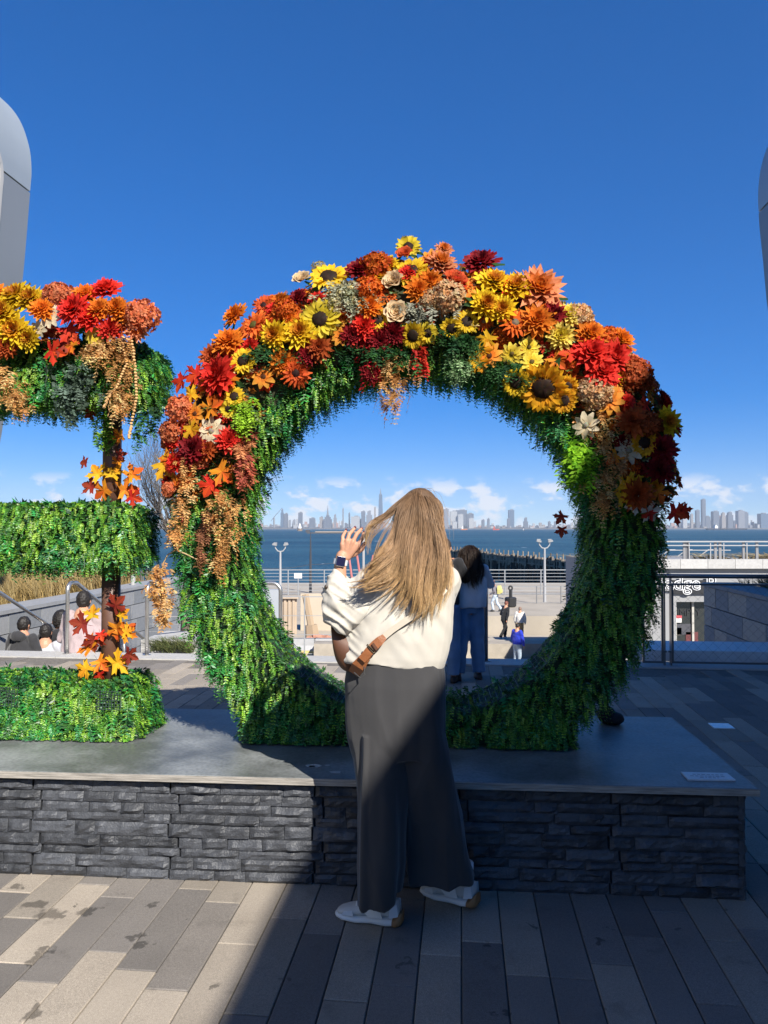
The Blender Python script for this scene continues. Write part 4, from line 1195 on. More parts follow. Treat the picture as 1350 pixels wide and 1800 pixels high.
def greenery(name, sample, n, parent, seed, zmin=None, ln=.088):
    """a coat of mixed plastic greenery over a sampled surface"""
    r = np.random.default_rng(seed)
    b1, n1 = sample(n, r)
    # patches of different mats
    pn = np.array([mnoise.noise(Vector((p[0] * 4.2 + seed, p[1] * 4.2, p[2] * 4.2))) for p in b1])
    a = pn > -.08
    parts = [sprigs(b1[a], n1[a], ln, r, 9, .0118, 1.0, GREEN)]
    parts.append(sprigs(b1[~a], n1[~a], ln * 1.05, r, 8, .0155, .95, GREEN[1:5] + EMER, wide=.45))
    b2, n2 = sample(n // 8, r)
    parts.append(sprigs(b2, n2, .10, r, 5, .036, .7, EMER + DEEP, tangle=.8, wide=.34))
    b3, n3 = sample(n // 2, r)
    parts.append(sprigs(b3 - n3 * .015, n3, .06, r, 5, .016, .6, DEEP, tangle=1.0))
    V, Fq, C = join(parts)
    if zmin is not None:
        lo = V[:, 2] < zmin + .004
        V[lo, 2] = zmin + .004 + r.uniform(0, .012, lo.sum())
    me = np_mesh(name, V, Fq, leaf_m); set_col(me, C)
    o = link(name, me, parent); tag(o, kind='stuff'); return o
backing = M_('turf_backing', (.010, .028, .010), .9, var=.4, vscale=40)

# ------------------------------------------------------------------ the flower ring (letter O)
OFR = Frame(PF.w(0, 0, 0) + PF.M @ Vector((PF.l(P(729, 929, 3.97)).x, .69, 0)), PF.a)   # ring frame, base centre
OFR.o.z = PLZ
RO, RI, OZ, OT = 1.185, .885, 1.005, .40          # outer / inner radius, centre height above plinth, thickness
ring = empty('flower_letter', OFR.o, OFR.a, 'large green letter O ring topped with autumn flowers on the plinth', 'sculpture', 'plant-covered letters')
def ring_sample(n, r):
    out_p, out_n = [], []
    A = {'front': math.pi * (RO ** 2 - RI ** 2) * 1.5, 'back': math.pi * (RO ** 2 - RI ** 2) * .6, 'in': 2 * math.pi * RI * OT, 'out': 2 * math.pi * RO * OT}
    tot = sum(A.values())
    for k, a in A.items():
        m = int(n * a / tot)
        th = r.uniform(0, 2 * np.pi, m)
        ct, st_ = np.cos(th), np.sin(th)
        if k in ('front', 'back'):
            rad = np.sqrt(r.uniform(RI ** 2, RO ** 2, m)); y = np.full(m, -OT / 2 if k == 'front' else OT / 2)
            e0 = np.clip((rad - RO + .07) / .07, 0, 1) - np.clip((RI + .06 - rad) / .06, 0, 1)
            nn = np.stack([ct * e0 * .8, np.full(m, -1.0 if k == 'front' else 1.0), st_ * e0 * .8], 1)
        else:
            rad = np.full(m, RI if k == 'in' else RO); y = r.uniform(-OT / 2, OT / 2, m)
            s = -1 if k == 'in' else 1
            nn = np.stack([ct * s, y / OT * .5, st_ * s], 1)
        x, z = rad * ct, rad * st_ + OZ
        # below, the outer skin drops straight to the plinth
        if k in ('front', 'back', 'out'):
            low = (z < .19) & (np.abs(x) < .9)
            z = np.where(z < .02, r.uniform(.02, .22, m), z)
            # fill the foot corners
            ft = (z < .20) & (r.uniform(0, 1, m) < .5)
            x = np.where(ft, np.where(x < 0, -1, .9) * r.uniform(.45, .83, m), x)
        if k == 'in':   # thin coat on the lowest inner part where the wire shows
            keep = ~((st_ < -.62) & (r.uniform(0, 1, m) < .45))
            x, y, z, nn = x[keep], y[keep], z[keep], nn[keep]
        out_p.append(np.stack([x, y, z], 1)); out_n.append(norm(nn))
    # extra: straight foot sides
    m = n // 22
    s = np.where(r.uniform(0, 1, m) < .5, -1, 1); z = r.uniform(.02, .24, m)
    out_p.append(np.stack([s * (.835 - .09 * (s > 0)), r.uniform(-OT / 2, OT / 2, m), z], 1)); out_n.append(norm(np.stack([s * 1.0, r.normal(0, .2, m), np.zeros(m)], 1)))
    return np.concatenate(out_p), np.concatenate(out_n)
# dark core of the ring
q = MB(); nseg = 72; rings = []
for i in range(nseg):
    a = 2 * math.pi * i / nseg; c, s = math.cos(a), math.sin(a)
    ro = RO - .015
    zo = OZ + ro * s
    xo = ro * c
    if zo < .005: zo = .005
    if s < -.6: xo = max(min(xo / max(abs(c), .2) * abs(c), .82), -.82)
    xi, zi = (RI + .012) * c, OZ + (RI + .012) * s
    rings.append([(xi, -OT / 2 + .01, zi), (xo, -OT / 2 + .01, zo), (xo, OT / 2 - .01, zo), (xi, OT / 2 - .01, zi)])
rings.append(rings[0]); q.loft(rings, cap=False); 
for s in (-1, .88): q.box((s * .66, 0, .10), (.24, OT - .06, .19))
q.build('core', backing, ring)
greenery('foliage', ring_sample, 12500, ring, 3, zmin=0.0)
def mound(a):
    t = max(0.0, min(1.0, (math.sin(a) + .05) / .55)); return t * t * (3 - 2 * t) * (1 + .08 * math.exp(-((a - 1.62) / .5) ** 2))
MSEC = [(-.20, -OT / 2 - .01), (-.10, -OT / 2 - .05), (.03, -OT / 2 - .05), (.13, -OT / 2 + .015), (.195, -.07), (.195, .06), (.13, OT / 2 - .04), (.0, OT / 2 + .02), (-.1, OT / 2)]
q = MB(); rings = []
for i in range(61):
    a = R(5 + 170 * i / 60); m = mound(a)
    rings.append([((RO + .0 + dr * m - .03) * math.cos(a), y * (.85 + .15 * m), OZ + (RO + dr * m - .03) * math.sin(a)) for dr, y in MSEC])
q.loft(rings); q.build('flower_bed', M_('bed_backing', (.028, .032, .012), .95, var=.5, vscale=30), ring)
bed_r = np.random.default_rng(12); na_ = 1500
aa = bed_r.uniform(R(8), R(172), na_); si = bed_r.uniform(0, len(MSEC) - 1.01, na_); ii = si.astype(int); ff = si - ii; ms_ = np.array(MSEC)
sec_ = ms_[ii] * (1 - ff)[:, None] + ms_[ii + 1] * ff[:, None]; mm = np.array([mound(a) for a in aa])
bp0_ = np.stack([(RO + sec_[:, 0] * mm) * np.cos(aa), sec_[:, 1], OZ + (RO + sec_[:, 0] * mm) * np.sin(aa)], 1)
bn0_ = norm(np.stack([np.cos(aa) * (sec_[:, 0] + .12) * 5, sec_[:, 1] * 4, np.sin(aa) * (sec_[:, 0] + .12) * 5], 1))
V, Fq, C = sprigs(bp0_, bn0_, .09, bed_r, 6, .026, .35, [(.045, .10, .02), (.07, .12, .03), (.30, .05, .012), (.38, .14, .02), (.16, .02, .012), (.10, .12, .05), (.32, .24, .10)], tangle=.8, wide=.5)
me = np_mesh('bed_leaves', V, Fq, leaf_m); set_col(me, C); tag(link('bed_leaves', me, ring), kind='stuff')
# wire mesh on the inner floor of the ring
q = MB(); wr = RI - .006
for k in range(15):
    y = -OT / 2 + .012 + (OT - .024) * k / 14
    q.tube([(wr * math.cos(a), y, OZ + wr * math.sin(a)) for a in np.linspace(R(200), R(340), 60)], .0016, 4, cap=False)
for a in np.linspace(R(200), R(340), 74):
    q.tube([(wr * math.cos(a), -OT / 2 + .012, OZ + wr * math.sin(a)), (wr * math.cos(a), OT / 2 - .012, OZ + wr * math.sin(a))], .0016, 4, cap=False)
q.build('wire_mesh', M_('coated_wire', (.035, .055, .05), .45), ring)
# a small fern standing on the inner floor
r_ = np.random.default_rng(5); fb = np.tile(np.array([[.13, .05, OZ - RI + .02]]), (46, 1)) + r_.normal(0, .02, (46, 3)) * [1.6, 1, 0]
V, Fq, C = sprigs(fb, norm(r_.normal(0, .45, (46, 3)) + [0, 0, 1.0]), .20, r_, 9, .02, .12, [(.05, .17, .03), (.08, .22, .04)], tangle=.3, wide=.3)
me = np_mesh('fern', V, Fq, leaf_m); set_col(me, C); link('fern', me, ring)

# ------------------------------------------------------------------ the neighbouring letter (bars and posts)
EFR = Frame(PF.w(PF.l(P(190, 929, 4.05)).x, .69, 0), PF.a); EFR.o.z = PLZ
letter = empty('flower_letter', EFR.o, EFR.a, 'green three-bar letter with brown posts and flowers on its top bar, left of the ring', 'sculpture', 'plant-covered letters')
ET = .40
def ex(px): return EFR.at(px, 929, -ET / 2).x
bars = [(-1.45, ex(228), .02, .275, 'bottom'), (-1.45, ex(225), .90, 1.185, 'middle'), (-1.45, ex(248), 1.74, 2.02, 'top')]
def bar_sample(x0, x1, z0, z1, foot=False):
    def f(n, r):
        W, H, D = x1 - x0, z1 - z0, ET
        A = [('f', W * H * 1.7), ('b', W * H * .6), ('t', W * D), ('u', W * D * (0 if foot else .9)), ('e', H * D * 1.4)]
        tot = sum(a for _, a in A); Pp, Nn = [], []
        for k, a in A:
            m = int(n * a / tot); u, v = r.uniform(0, 1, m), r.uniform(0, 1, m); z_ = np.zeros(m); o_ = np.ones(m)
            if k in 'fb':
                s = -1 if k == 'f' else 1
                p = np.stack([x0 + u * W, o_ * s * D / 2, z0 + v * H], 1); n_ = np.stack([np.clip((u * W - W + .06) / .06, 0, 1) * .8, o_ * s, (np.clip((v - .8) / .2, 0, 1)) * .9], 1)
            elif k == 't': p = np.stack([x0 + u * W, (v - .5) * D, o_ * z1], 1); n_ = np.stack([r.normal(0, .3, m), (v - .5) * 1.2, o_], 1)
            elif k == 'u': p = np.stack([x0 + u * W, (v - .5) * D, o_ * z0], 1); n_ = np.stack([r.normal(0, .3, m), (v - .5) * 1.2, -o_ * .7], 1)
            else: p = np.stack([o_ * x1, (u - .5) * D, z0 + v * H], 1); n_ = np.stack([o_, (u - .5) * .9, np.clip((v - .75) / .25, 0, 1) * .8], 1)
            # round the free end and the top edges
            rr = .07
            ex_ = np.clip((p[:, 0] - (x1 - rr)) / rr, 0, 1); ez = np.clip((p[:, 2] - (z1 - rr)) / rr, 0, 1)
            p[:, 2] -= rr * .5 * ex_ ** 2 * (ez > 0); p[:, 1] *= 1 - .18 * ex_ ** 2
            if foot: p[:, 0] += .05 * np.clip((.14 - p[:, 2]) / .14, 0, 1) * (ex_ > 0); p[:, 1] -= .03 * np.clip((.14 - p[:, 2]) / .14, 0, 1) * (p[:, 1] < 0)
            Pp.append(p); Nn.append(norm(n_))
        return np.concatenate(Pp), np.concatenate(Nn)
    return f
for i, (x0, x1, z0, z1, nm) in enumerate(bars):
    q = MB(); q.box(((x0 + x1) / 2 - .02, 0, (z0 + z1) / 2), (x1 - x0 - .05, ET - .05, z1 - z0 - .03)); q.build('bar_core', backing, letter)
    greenery('foliage', bar_sample(x0, x1, z0, z1, i == 0), 4200, letter, 40 + i, zmin=0.0 if i == 0 else None, ln=.078)
brown = M_('brown_post', (.125, .062, .042), .5, var=.2, vscale=14)
for z0, z1 in ((.24, .88), (1.14, 1.72)):
    q = MB(); q.tube([(0, 0, z0), (0, 0, z1)], .048, 20); q.build('post', brown, letter, smooth=True)
# spine of the letter, out of the picture to the left
q = MB(); q.box((-1.5, 0, 1.0), (.22, ET - .06, 2.0)); q.build('spine_core', backing, letter)
greenery('foliage', bar_sample(-1.62, -1.38, .0, 2.0), 2600, letter, 47, zmin=0.0)
# exposed mesh squares on the bottom bar
q = MB()
for cx, cz in ((ex(200), .205), (ex(22), .215)):
    for k in range(9):
        q.tube([(cx - .06 + .015 * k, -ET / 2 - .045, cz - .045), (cx - .06 + .015 * k, -ET / 2 - .04, cz + .05)], .0016, 4, cap=False)
    for k in range(7):
        q.tube([(cx - .065, -ET / 2 - .046, cz - .045 + .015 * k), (cx + .065, -ET / 2 - .046, cz - .045 + .015 * k)], .0016, 4, cap=False)
tag(q.build('wire_mesh', M_('coated_wire', (.05, .085, .08)), letter), kind='stuff')

# ------------------------------------------------------------------ artificial flowers
petal_m, nt, b = newmat('silk_petal')
N, L = nt.nodes, nt.links
at = N.new('ShaderNodeAttribute'); at.attribute_name = 'col'
oi = N.new('ShaderNodeObjectInfo'); mr = N.new('ShaderNodeMapRange'); mr.inputs['To Min'].default_value = .78; mr.inputs['To Max'].default_value = 1.04
L.new(oi.outputs['Random'], mr.inputs['Value'])
scn = N.new('ShaderNodeVectorMath'); scn.operation = 'SCALE'; L.new(at.outputs['Color'], scn.inputs[0]); L.new(mr.outputs[0], scn.inputs['Scale'])
L.new(scn.outputs[0], b.inputs['Base Color']); b.inputs['Roughness'].default_value = .7; b.inputs['Specular IOR Level'].default_value = .25
tr_ = N.new('ShaderNodeBsdfTranslucent'); L.new(scn.outputs[0], tr_.inputs['Color'])
ms = N.new('ShaderNodeMixShader'); ms.inputs[0].default_value = .40
L.new(b.outputs[0], ms.inputs[1]); L.new(tr_.outputs[0], ms.inputs[2]); L.new(ms.outputs[0], N['Material Output'].inputs['Surface'])

fr = random.Random(77)
class FB:
    """flower builder: faces with a colour each; flower faces +z, radius about 1"""
    def __init__(s): s.v, s.f, s.c = [], [], []
    def add(s, vs, fs, cs):
        o = len(s.v); s.v += [tuple(p) for p in vs]; s.f += [tuple(i + o for i in f) for f in fs]; s.c += cs
    def petal(s, ang, r0, r1, w, lift0, lift1, col, tip=None, z=0.0, cup=.15, seg=3, point=.5, curl=0.0):
        """petal from radius r0 to r1, width w; lift in radians from the flower's plane at root and tip"""
        ca, sa = math.cos(ang), math.sin(ang)
        tip = tip or col; vs, fs, cs = [], [], []
        x, zz = r0, z
        for i in range(seg + 1):
            t = i / seg
            lf = lift0 + (lift1 - lift0) * t - curl * t * t
            if i: x += (r1 - r0) / seg * math.cos(lf); zz += (r1 - r0) / seg * math.sin(lf)
            ww = w * (math.sin(math.pi * (.16 + .80 * t ** (.75 + point * .3))) ** .8) if i < seg else w * (.30 if point < .5 else .08)
            tw = fr.uniform(-.09, .09)
            for u in (-1, 0, 1):
                px, py, pz = x, u * ww * .5, zz + (abs(u) * cup * ww) + tw * u
                vs.append((px * ca - py * sa, px * sa + py * ca, pz))
        for i in range(seg):
            k = fr.uniform(.78, 1.12); t = (i + .5) / seg
            c = tuple((a + (b2 - a) * t) * k for a, b2 in zip(col, tip))
            for u in (0, 1):
                a = i * 3 + u; fs.append((a, a + 3, a + 4, a + 1)); cs.append(c)
        s.add(vs, fs, cs)
    def dome(s, r, h, col, n=10, m=4, z=0.0, jit=.12, ring=None):
        vs, fs, cs = [], [], []
        for j in range(m):
            t = j / m * math.pi / 2
            for k in range(n):
                a = 2 * math.pi * k / n; rr = r * math.cos(t) * (1 + fr.uniform(-jit, jit) * .4)
                vs.append((rr * math.cos(a), rr * math.sin(a), z + h * math.sin(t) + fr.uniform(-jit, jit) * h * .5))
        vs.append((0, 0, z + h * .9)); top = len(vs) - 1
        for j in range(m - 1):
            for k in range(n):
                a, b2 = j * n + k, j * n + (k + 1) % n
                fs.append((a, b2, b2 + n, a + n)); cs.append(tuple(c * fr.uniform(.7, 1.3) for c in (ring if ring and j == 0 else col)))
        for k in range(n):
            fs.append(((m - 1) * n + k, (m - 1) * n + (k + 1) % n, top)); cs.append(tuple(c * fr.uniform(.7, 1.3) for c in col))
        s.add(vs, fs, cs)
    def mesh(s, name):
        me = bpy.data.meshes.new(name); me.from_pydata(s.v, [], s.f); me.materials.append(petal_m)
        a = me.attributes.new('col', 'FLOAT_COLOR', 'FACE'); a.data.foreach_set('color', np.array([(*c, 1) for c in s.c], dtype=np.float32).ravel())
        me.polygons.foreach_set('use_smooth', [True] * len(s.f)); me.update(); return me
def leaves_under(f, n=4, r=1.25, col=(.03, .09, .02)):
    for k in range(n):
        f.petal(fr.uniform(0, 6.28), .3, r, .35, -.5, -.2, col, z=-.12, cup=.1, point=.9)
def sunflower(pc, tip, cc=(.035, .018, .010), rc=.42, n=17):
    f = FB()
    for lay, (l0, sc) in enumerate(((.05, 1.0), (.28, .93))):
        for k in range(n):
            f.petal(2 * math.pi * (k + lay * .5) / n + fr.uniform(-.08, .08), rc * .8, sc * fr.uniform(.92, 1.06), .30, l0 + fr.uniform(-.1, .15), l0 + .1, pc, tip, z=.02 * lay, point=.9, cup=.18, curl=.25)
    f.dome(rc, .16, cc, 14, 4, .06, .3, ring=(cc[0] * 2.5, cc[1] * 2.2, cc[2] * 1.4)); leaves_under(f, 3); return f
def gerbera(pc, tip, cc):
    f = FB()
    for lay, (l0, sc, n) in enumerate(((.02, 1.0, 18), (.22, .85, 16), (.5, .5, 12))):
        for k in range(n): f.petal(2 * math.pi * (k + lay * .5) / n, .12, sc * fr.uniform(.94, 1.04), .22, l0, l0 - .05, pc, tip, z=.03 * lay, point=.4, cup=.12)
    f.dome(.26, .12, cc, 12, 3, .1, .3); return f
def dahlia(pc, tip, core=None, layers=6):
    f = FB(); core = core or pc
    for lay in range(layers):
        t = lay / (layers - 1); n = int(15 - 7 * t); sc = 1.0 - .72 * t
        col = tuple(a + (b2 - a) * t for a, b2 in zip(pc, core))
        for k in range(n):
            f.petal(2 * math.pi * (k + lay * .5) / n + fr.uniform(-.1, .1), .08, sc * fr.uniform(.9, 1.08) + .05, .34 - .08 * t, -.05 + 1.15 * t + fr.uniform(-.1, .1), .25 + 1.0 * t, tuple(c * .78 for c in col), tip if t < .6 else col, z=.10 * lay * .6, cup=.22, point=.6)
    leaves_under(f, 2); return f
def hydrangea(c1, c2, n=120, flat=.72):
    f = FB()
    for k in range(n):
        zc = 1 - (k + .5) / n * 1.35; an = k * 2.39996; rr = math.sqrt(max(0, 1 - zc * zc))
        d = Vector((rr * math.cos(an), rr * math.sin(an), zc)).normalized(); p = Vector((d.x, d.y, d.z * flat)) * fr.uniform(.60, .92); d = (d + Vector((fr.uniform(-.4, .4), fr.uniform(-.4, .4), fr.uniform(-.2, .3)))).normalized()
        g = FB(); t = fr.random(); col = tuple(a + (b2 - a) * t for a, b2 in zip(c1, c2)); a0 = fr.uniform(0, 1.6)
        for j in range(4): g.petal(a0 + j * math.pi / 2, .01, .19, .16, .45, .05, tuple(c * .7 for c in col), tuple(c * fr.uniform(.85, 1.1) for c in col), cup=.12, seg=2, point=.3)
        M = d.to_track_quat('Z', 'Y').to_matrix(); f.add([M @ Vector(v) + p for v in g.v], g.f, g.c)
    f.dome(.55, .38, tuple(c * .3 for c in c1), 12, 4, -.1); return f
def rose(c1, c2):
    f = FB()
    for lay in range(6):
        t = lay / 5; n = (6, 6, 5, 5, 4, 3)[lay]; r = 1.0 - .8 * t
        for k in range(n):
            f.petal(2 * math.pi * (k + lay * .5) / n + fr.uniform(-.1, .1), .05, r * .9 + .15, .9 * r + .25, .35 + .9 * t, .75 + .75 * t, c2, c1, z=-.05 + .02 * lay, cup=.30, seg=4, point=.0, curl=.35 * (1 - t))
    leaves_under(f, 4, 1.2); return f
def cosmos(pc, tip, cc, n=9, rc=.22):
    f = FB()
    for k in range(n): f.petal(2 * math.pi * k / n + fr.uniform(-.06, .06), rc * .5, fr.uniform(.93, 1.05), .52, .18, .05, pc, tip, cup=.12, point=.25, curl=.2)
    f.dome(rc, .12, cc, 10, 3, .04, .3); leaves_under(f, 1, .9); return f
def maple(c1, c2):
    """lobed leaf, stalk at the origin, pointing along +x, bent"""
    f = FB(); half = [(-.02, .0), (-.10, .22), (-.26, .56), (-.04, .50), (-.02, .66), (.10, .44), (.20, .27), (.30, .50), (.28, .66), (.42, .66), (.64, .86), (.62, .62), (.74, .50), (.60, .40), (.50, .21), (.66, .23), (.68, .36), (.80, .22), (.94, .20), (1.16, .0)]
    vs, fs, cs = [], [], []
    ph = fr.uniform(0, 6); bend = fr.uniform(.05, .22)
    def Z(x, y): return .20 * abs(y) - bend * x * x + .04 * math.sin(7 * x + ph) + .04 * math.sin(9 * y + ph)
    for s in (-1, 1):
        o = len(vs); vs.append((.28, 0, Z(.28, 0)))
        for x, y in half: vs.append((x, s * y, Z(x, y)))
        for i in range(len(half) - 1):
            t = abs(half[i][0] + half[i + 1][0]) * .5; k = fr.uniform(.85, 1.15)
            fs.append((o, o + 1 + i, o + 2 + i) if s < 0 else (o, o + 2 + i, o + 1 + i))
            cs.append(tuple((p + (q_ - p) * (t + fr.uniform(-.25, .25))) * k for p, q_ in zip(c1, c2)))
    f.add(vs, fs, cs)
    f.petal(math.pi, .0, .5, .035, .1, -.2, tuple(c * .5 for c in c1), cup=0, seg=2); return f
YEL, ORG, RED, CRM = (.83, .52, .012), (.78, .19, .012), (.62, .022, .012), (.22, .006, .012)
COR, CRE, PEA, RUS = (.82, .17, .05), (.78, .60, .36), (.82, .40, .15), (.50, .085, .018)
LEM = (.85, .66, .06)
FM = {}
def reg(k, fb, nm): FM[k] = (fb.mesh(nm), nm)
reg('sun', sunflower(YEL, (.86, .60, .03)), 'sunflower'); reg('sunO', sunflower((.80, .33, .01), (.85, .46, .015)), 'sunflower'); reg('sunL', sunflower((.80, .60, .02), LEM, rc=.38), 'sunflower')
reg('gerO', gerbera((.72, .09, .015), (.82, .20, .03), (.12, .09, .02)), 'gerbera'); reg('gerG', gerbera(ORG, (.75, .12, .01), (.22, .18, .12)), 'gerbera'); reg('gerD', gerbera((.55, .06, .012), (.70, .12, .02), (.04, .012, .01)), 'gerbera')
reg('dahY', dahlia(YEL, (.86, .60, .02), (.62, .18, .01)), 'dahlia'); reg('dahL', dahlia(LEM, (.88, .70, .16)), 'dahlia'); reg('dahO', dahlia((.84, .20, .012), (.88, .27, .02)), 'dahlia')
reg('dahR', dahlia((.72, .025, .015), (.82, .05, .03)), 'dahlia'); reg('dahC', dahlia(CRM, (.30, .01, .015)), 'dahlia'); reg('dahP', dahlia((.80, .24, .08), (.85, .34, .16), ORG), 'dahlia'); reg('dahB', dahlia(RUS, (.48, .10, .02)), 'dahlia')
reg('hydC', hydrangea(COR, (.84, .30, .14)), 'hydrangea'); reg('hydO', hydrangea((.70, .08, .012), ORG), 'hydrangea'); reg('hydW', hydrangea(CRE, PEA), 'hydrangea'); reg('hydB', hydrangea(RUS, (.62, .13, .03)), 'hydrangea'); reg('hydG', hydrangea((.50, .42, .17), (.62, .52, .28), 46), 'hydrangea')
reg('rosC', rose((.84, .66, .40), (.74, .46, .20)), 'rose'); reg('rosO', rose((.72, .12, .03), (.55, .05, .015)), 'rose')
reg('cosW', cosmos((.80, .66, .42), (.82, .70, .48), (.34, .32, .22)), 'cosmos'); reg('cosY', cosmos((.82, .60, .03), (.86, .68, .10), (.16, .10, .02), 12), 'daisy'); reg('cosO', cosmos(ORG, (.82, .40, .05), (.10, .03, .01)), 'cosmos')
reg('mapR', maple(RED, (.70, .07, .015)), 'maple_leaf'); reg('mapO', maple((.80, .30, .015), (.75, .13, .015)), 'maple_leaf'); reg('mapY', maple((.85, .50, .02), (.80, .34, .015)), 'maple_leaf'); reg('mapD', maple((.24, .02, .012), (.34, .05, .02)), 'maple_leaf'); reg('mapC', maple((.74, .66, .52), (.78, .70, .56)), 'maple_leaf')

def put(parent, key, p, nrm, rad, rng_, spin=None, point=None):
    me, nm = FM[key]
    o = link(nm, me, parent)
    n = Vector(nrm).normalized()
    if nm == 'maple_leaf':
        up = Vector(point) if point else Vector((rng_.uniform(-1, 1), 0, rng_.uniform(-1, .2)))
        x = (up - n * up.dot(n)).normalized(); y = n.cross(x)
        M = Matrix((x, y, n)).transposed()
    else:
        M = n.to_track_quat('Z', 'Y').to_matrix() @ Matrix.Rotation(rng_.uniform(0, 6.28), 3, 'Z')
    o.matrix_local = Matrix.Translation(p) @ M.to_4x4() @ Matrix.Diagonal((rad, rad, rad * rng_.uniform(.85, 1.1), 1))
    return o
pr_ = random.Random(19)
RR = math.hypot
def ring_spot(px, py, rpx, depth=None):
    """where a flower seen at this photo pixel sits on the ring's coat"""
    yl = -OT / 2 - .095
    p = OFR.at(px, py, yl)
    rad = RR(p.x, p.z - OZ)
    if rad > RO - .02:                       # over the outer shoulder of the bed: sits further back
        yl = -OT / 2 - .095 + min(.22, (max(0, rad - RO + .02) / .26) ** 1.7 * .20)
        p = OFR.at(px, py, yl); rad = RR(p.x, p.z - OZ)
    e0 = max(-.35, min(.40, (rad - (RO - .06)) / .4))
    n = Vector((p.x / rad * e0 + pr_.uniform(-.3, .3), -1 + .25 * max(0, e0), (p.z - OZ) / rad * e0 + pr_.uniform(-.15, .4)))
    sc = -(OFR.I @ (Vector((0, 0, CAMZ)) - OFR.o)).y + yl
    return p, n, 1.12 * rpx / F * sc
OL = [(578, 487, 33, 'sun'), (531, 492, 17, 'rosC'), (563, 562, 36, 'sunL'), (447, 573, 30, 'gerO'), (484, 590, 28, 'dahY'), (528, 586, 30, 'dahY'), (414, 556, 24, 'dahO'), (464, 538, 22, 'gerD'),
      (500, 545, 24, 'hydO'), (402, 602, 30, 'dahO'), (373, 628, 24, 'dahB'), (428, 634, 24, 'sun'), (520, 656, 26, 'gerD'), (497, 638, 24, 'dahO'), (463, 662, 22, 'cosO'), (385, 662, 38, 'dahR'), (414, 662, 22, 'mapO'),
      (352, 655, 26, 'mapR'), (322, 662, 26, 'mapR'), (343, 690, 26, 'mapY'), (318, 722, 28, 'hydC'), (364, 722, 28, 'mapO'), (412, 697, 18, 'sun'), (402, 719, 16, 'sunL'), (334, 748, 24, 'mapY'), (372, 757, 24, 'cosW'),
      (402, 775, 24, 'dahR'), (340, 792, 28, 'dahC'), (366, 790, 20, 'dahB'), (384, 822, 30, 'mapO'), (374, 846, 26, 'mapR'), (283, 812, 30, 'mapY'), (300, 800, 26, 'mapO'), (300, 760, 22, 'hydC'),
      (634, 476, 26, 'dahC'), (662, 470, 30, 'hydO'), (718, 434, 22, 'sunL'), (711, 448, 15, 'rosO'), (722, 477, 28, 'sun'), (692, 496, 19, 'rosC'), (697, 551, 21, 'rosC'), (646, 508, 26, 'hydO'), (606, 520, 30, 'hydG'), (590, 536, 22, 'hydG'),
      (664, 562, 21, 'sun'), (726, 590, 23, 'sun'), (751, 586, 19, 'sunL'), (794, 578, 20, 'sun'), (735, 512, 25, 'dahO'), (774, 466, 28, 'dahP'), (786, 522, 30, 'hydW'), (757, 528, 20, 'hydW'), (756, 496, 22, 'dahO'), (800, 494, 20, 'rosO'),
      (845, 463, 31, 'dahC'), (868, 497, 31, 'dahY'), (907, 507, 32, 'dahY'), (852, 536, 28, 'dahY'), (884, 545, 24, 'dahY'), (944, 512, 46, 'dahP'), (905, 568, 27, 'gerG'), (944, 566, 32, 'dahO'), (972, 556, 24, 'dahC'), (1000, 556, 25, 'dahL'), (1018, 557, 25, 'hydW'),
      (985, 592, 24, 'dahL'), (1037, 590, 28, 'dahO'), (900, 622, 18, 'cosY'), (930, 610, 17, 'cosY'), (935, 636, 19, 'cosY'), (972, 628, 24, 'mapO'), (955, 682, 42, 'sunO'), (907, 672, 24, 'sun'), (992, 704, 22, 'sunO'), (996, 680, 20, 'sunO'), (1010, 620, 24, 'mapR'),
      (1040, 622, 36, 'dahR'), (1077, 630, 32, 'dahR'), (1058, 655, 30, 'dahR'), (1117, 660, 33, 'hydB'), (1045, 690, 30, 'hydW'), (1072, 704, 24, 'cosO'), (1090, 600, 26, 'dahO'), (1070, 594, 22, 'hydO'), (840, 608, 26, 'mapY'), (862, 590, 22, 'mapY'), (836, 632, 24, 'mapY'), (860, 625, 22, 'cosO'),
      (820, 566, 22, 'sun'), (690, 586, 22, 'dahC'), (640, 575, 24, 'dahR'), (620, 590, 22, 'dahC'), (668, 600, 22, 'dahC'), (650, 540, 24, 'dahO'), (600, 590, 18, 'cosO'), (652, 655, 18, 'dahC'), (560, 612, 24, 'dahB'), (540, 625, 20, 'dahC'),
      (1112, 742, 30, 'dahB'), (1140, 748, 24, 'hydB'), (1162, 790, 28, 'dahC'), (1172, 742, 24, 'dahY'), (1132, 778, 24, 'sunO'), (1105, 792, 22, 'cosW'), (1160, 828, 26, 'dahC'), (1030, 748, 22, 'cosW'), (1090, 852, 24, 'mapY'), (1104, 842, 24, 'mapY'), (1088, 876, 24, 'mapY'), (1120, 870, 28, 'dahB'), (1138, 893, 22, 'mapC'), (1124, 886, 20, 'mapC'),
      (1180, 900, 24, 'mapR'), (1200, 892, 20, 'mapR'), (1148, 905, 20, 'mapR'), (1085, 800, 20, 'mapO'), (1155, 860, 22, 'mapO'), (990, 905, 16, 'mapD'), (988, 928, 14, 'mapD'), (780, 440, 16, 'dahP'), (756, 455, 18, 'cosO'), (560, 470, 14, 'hydG')]
for px, py, rp, key in OL:
    p, n, rad = ring_spot(px, py, rp)
    put(ring, key, p, n, rad, pr_)
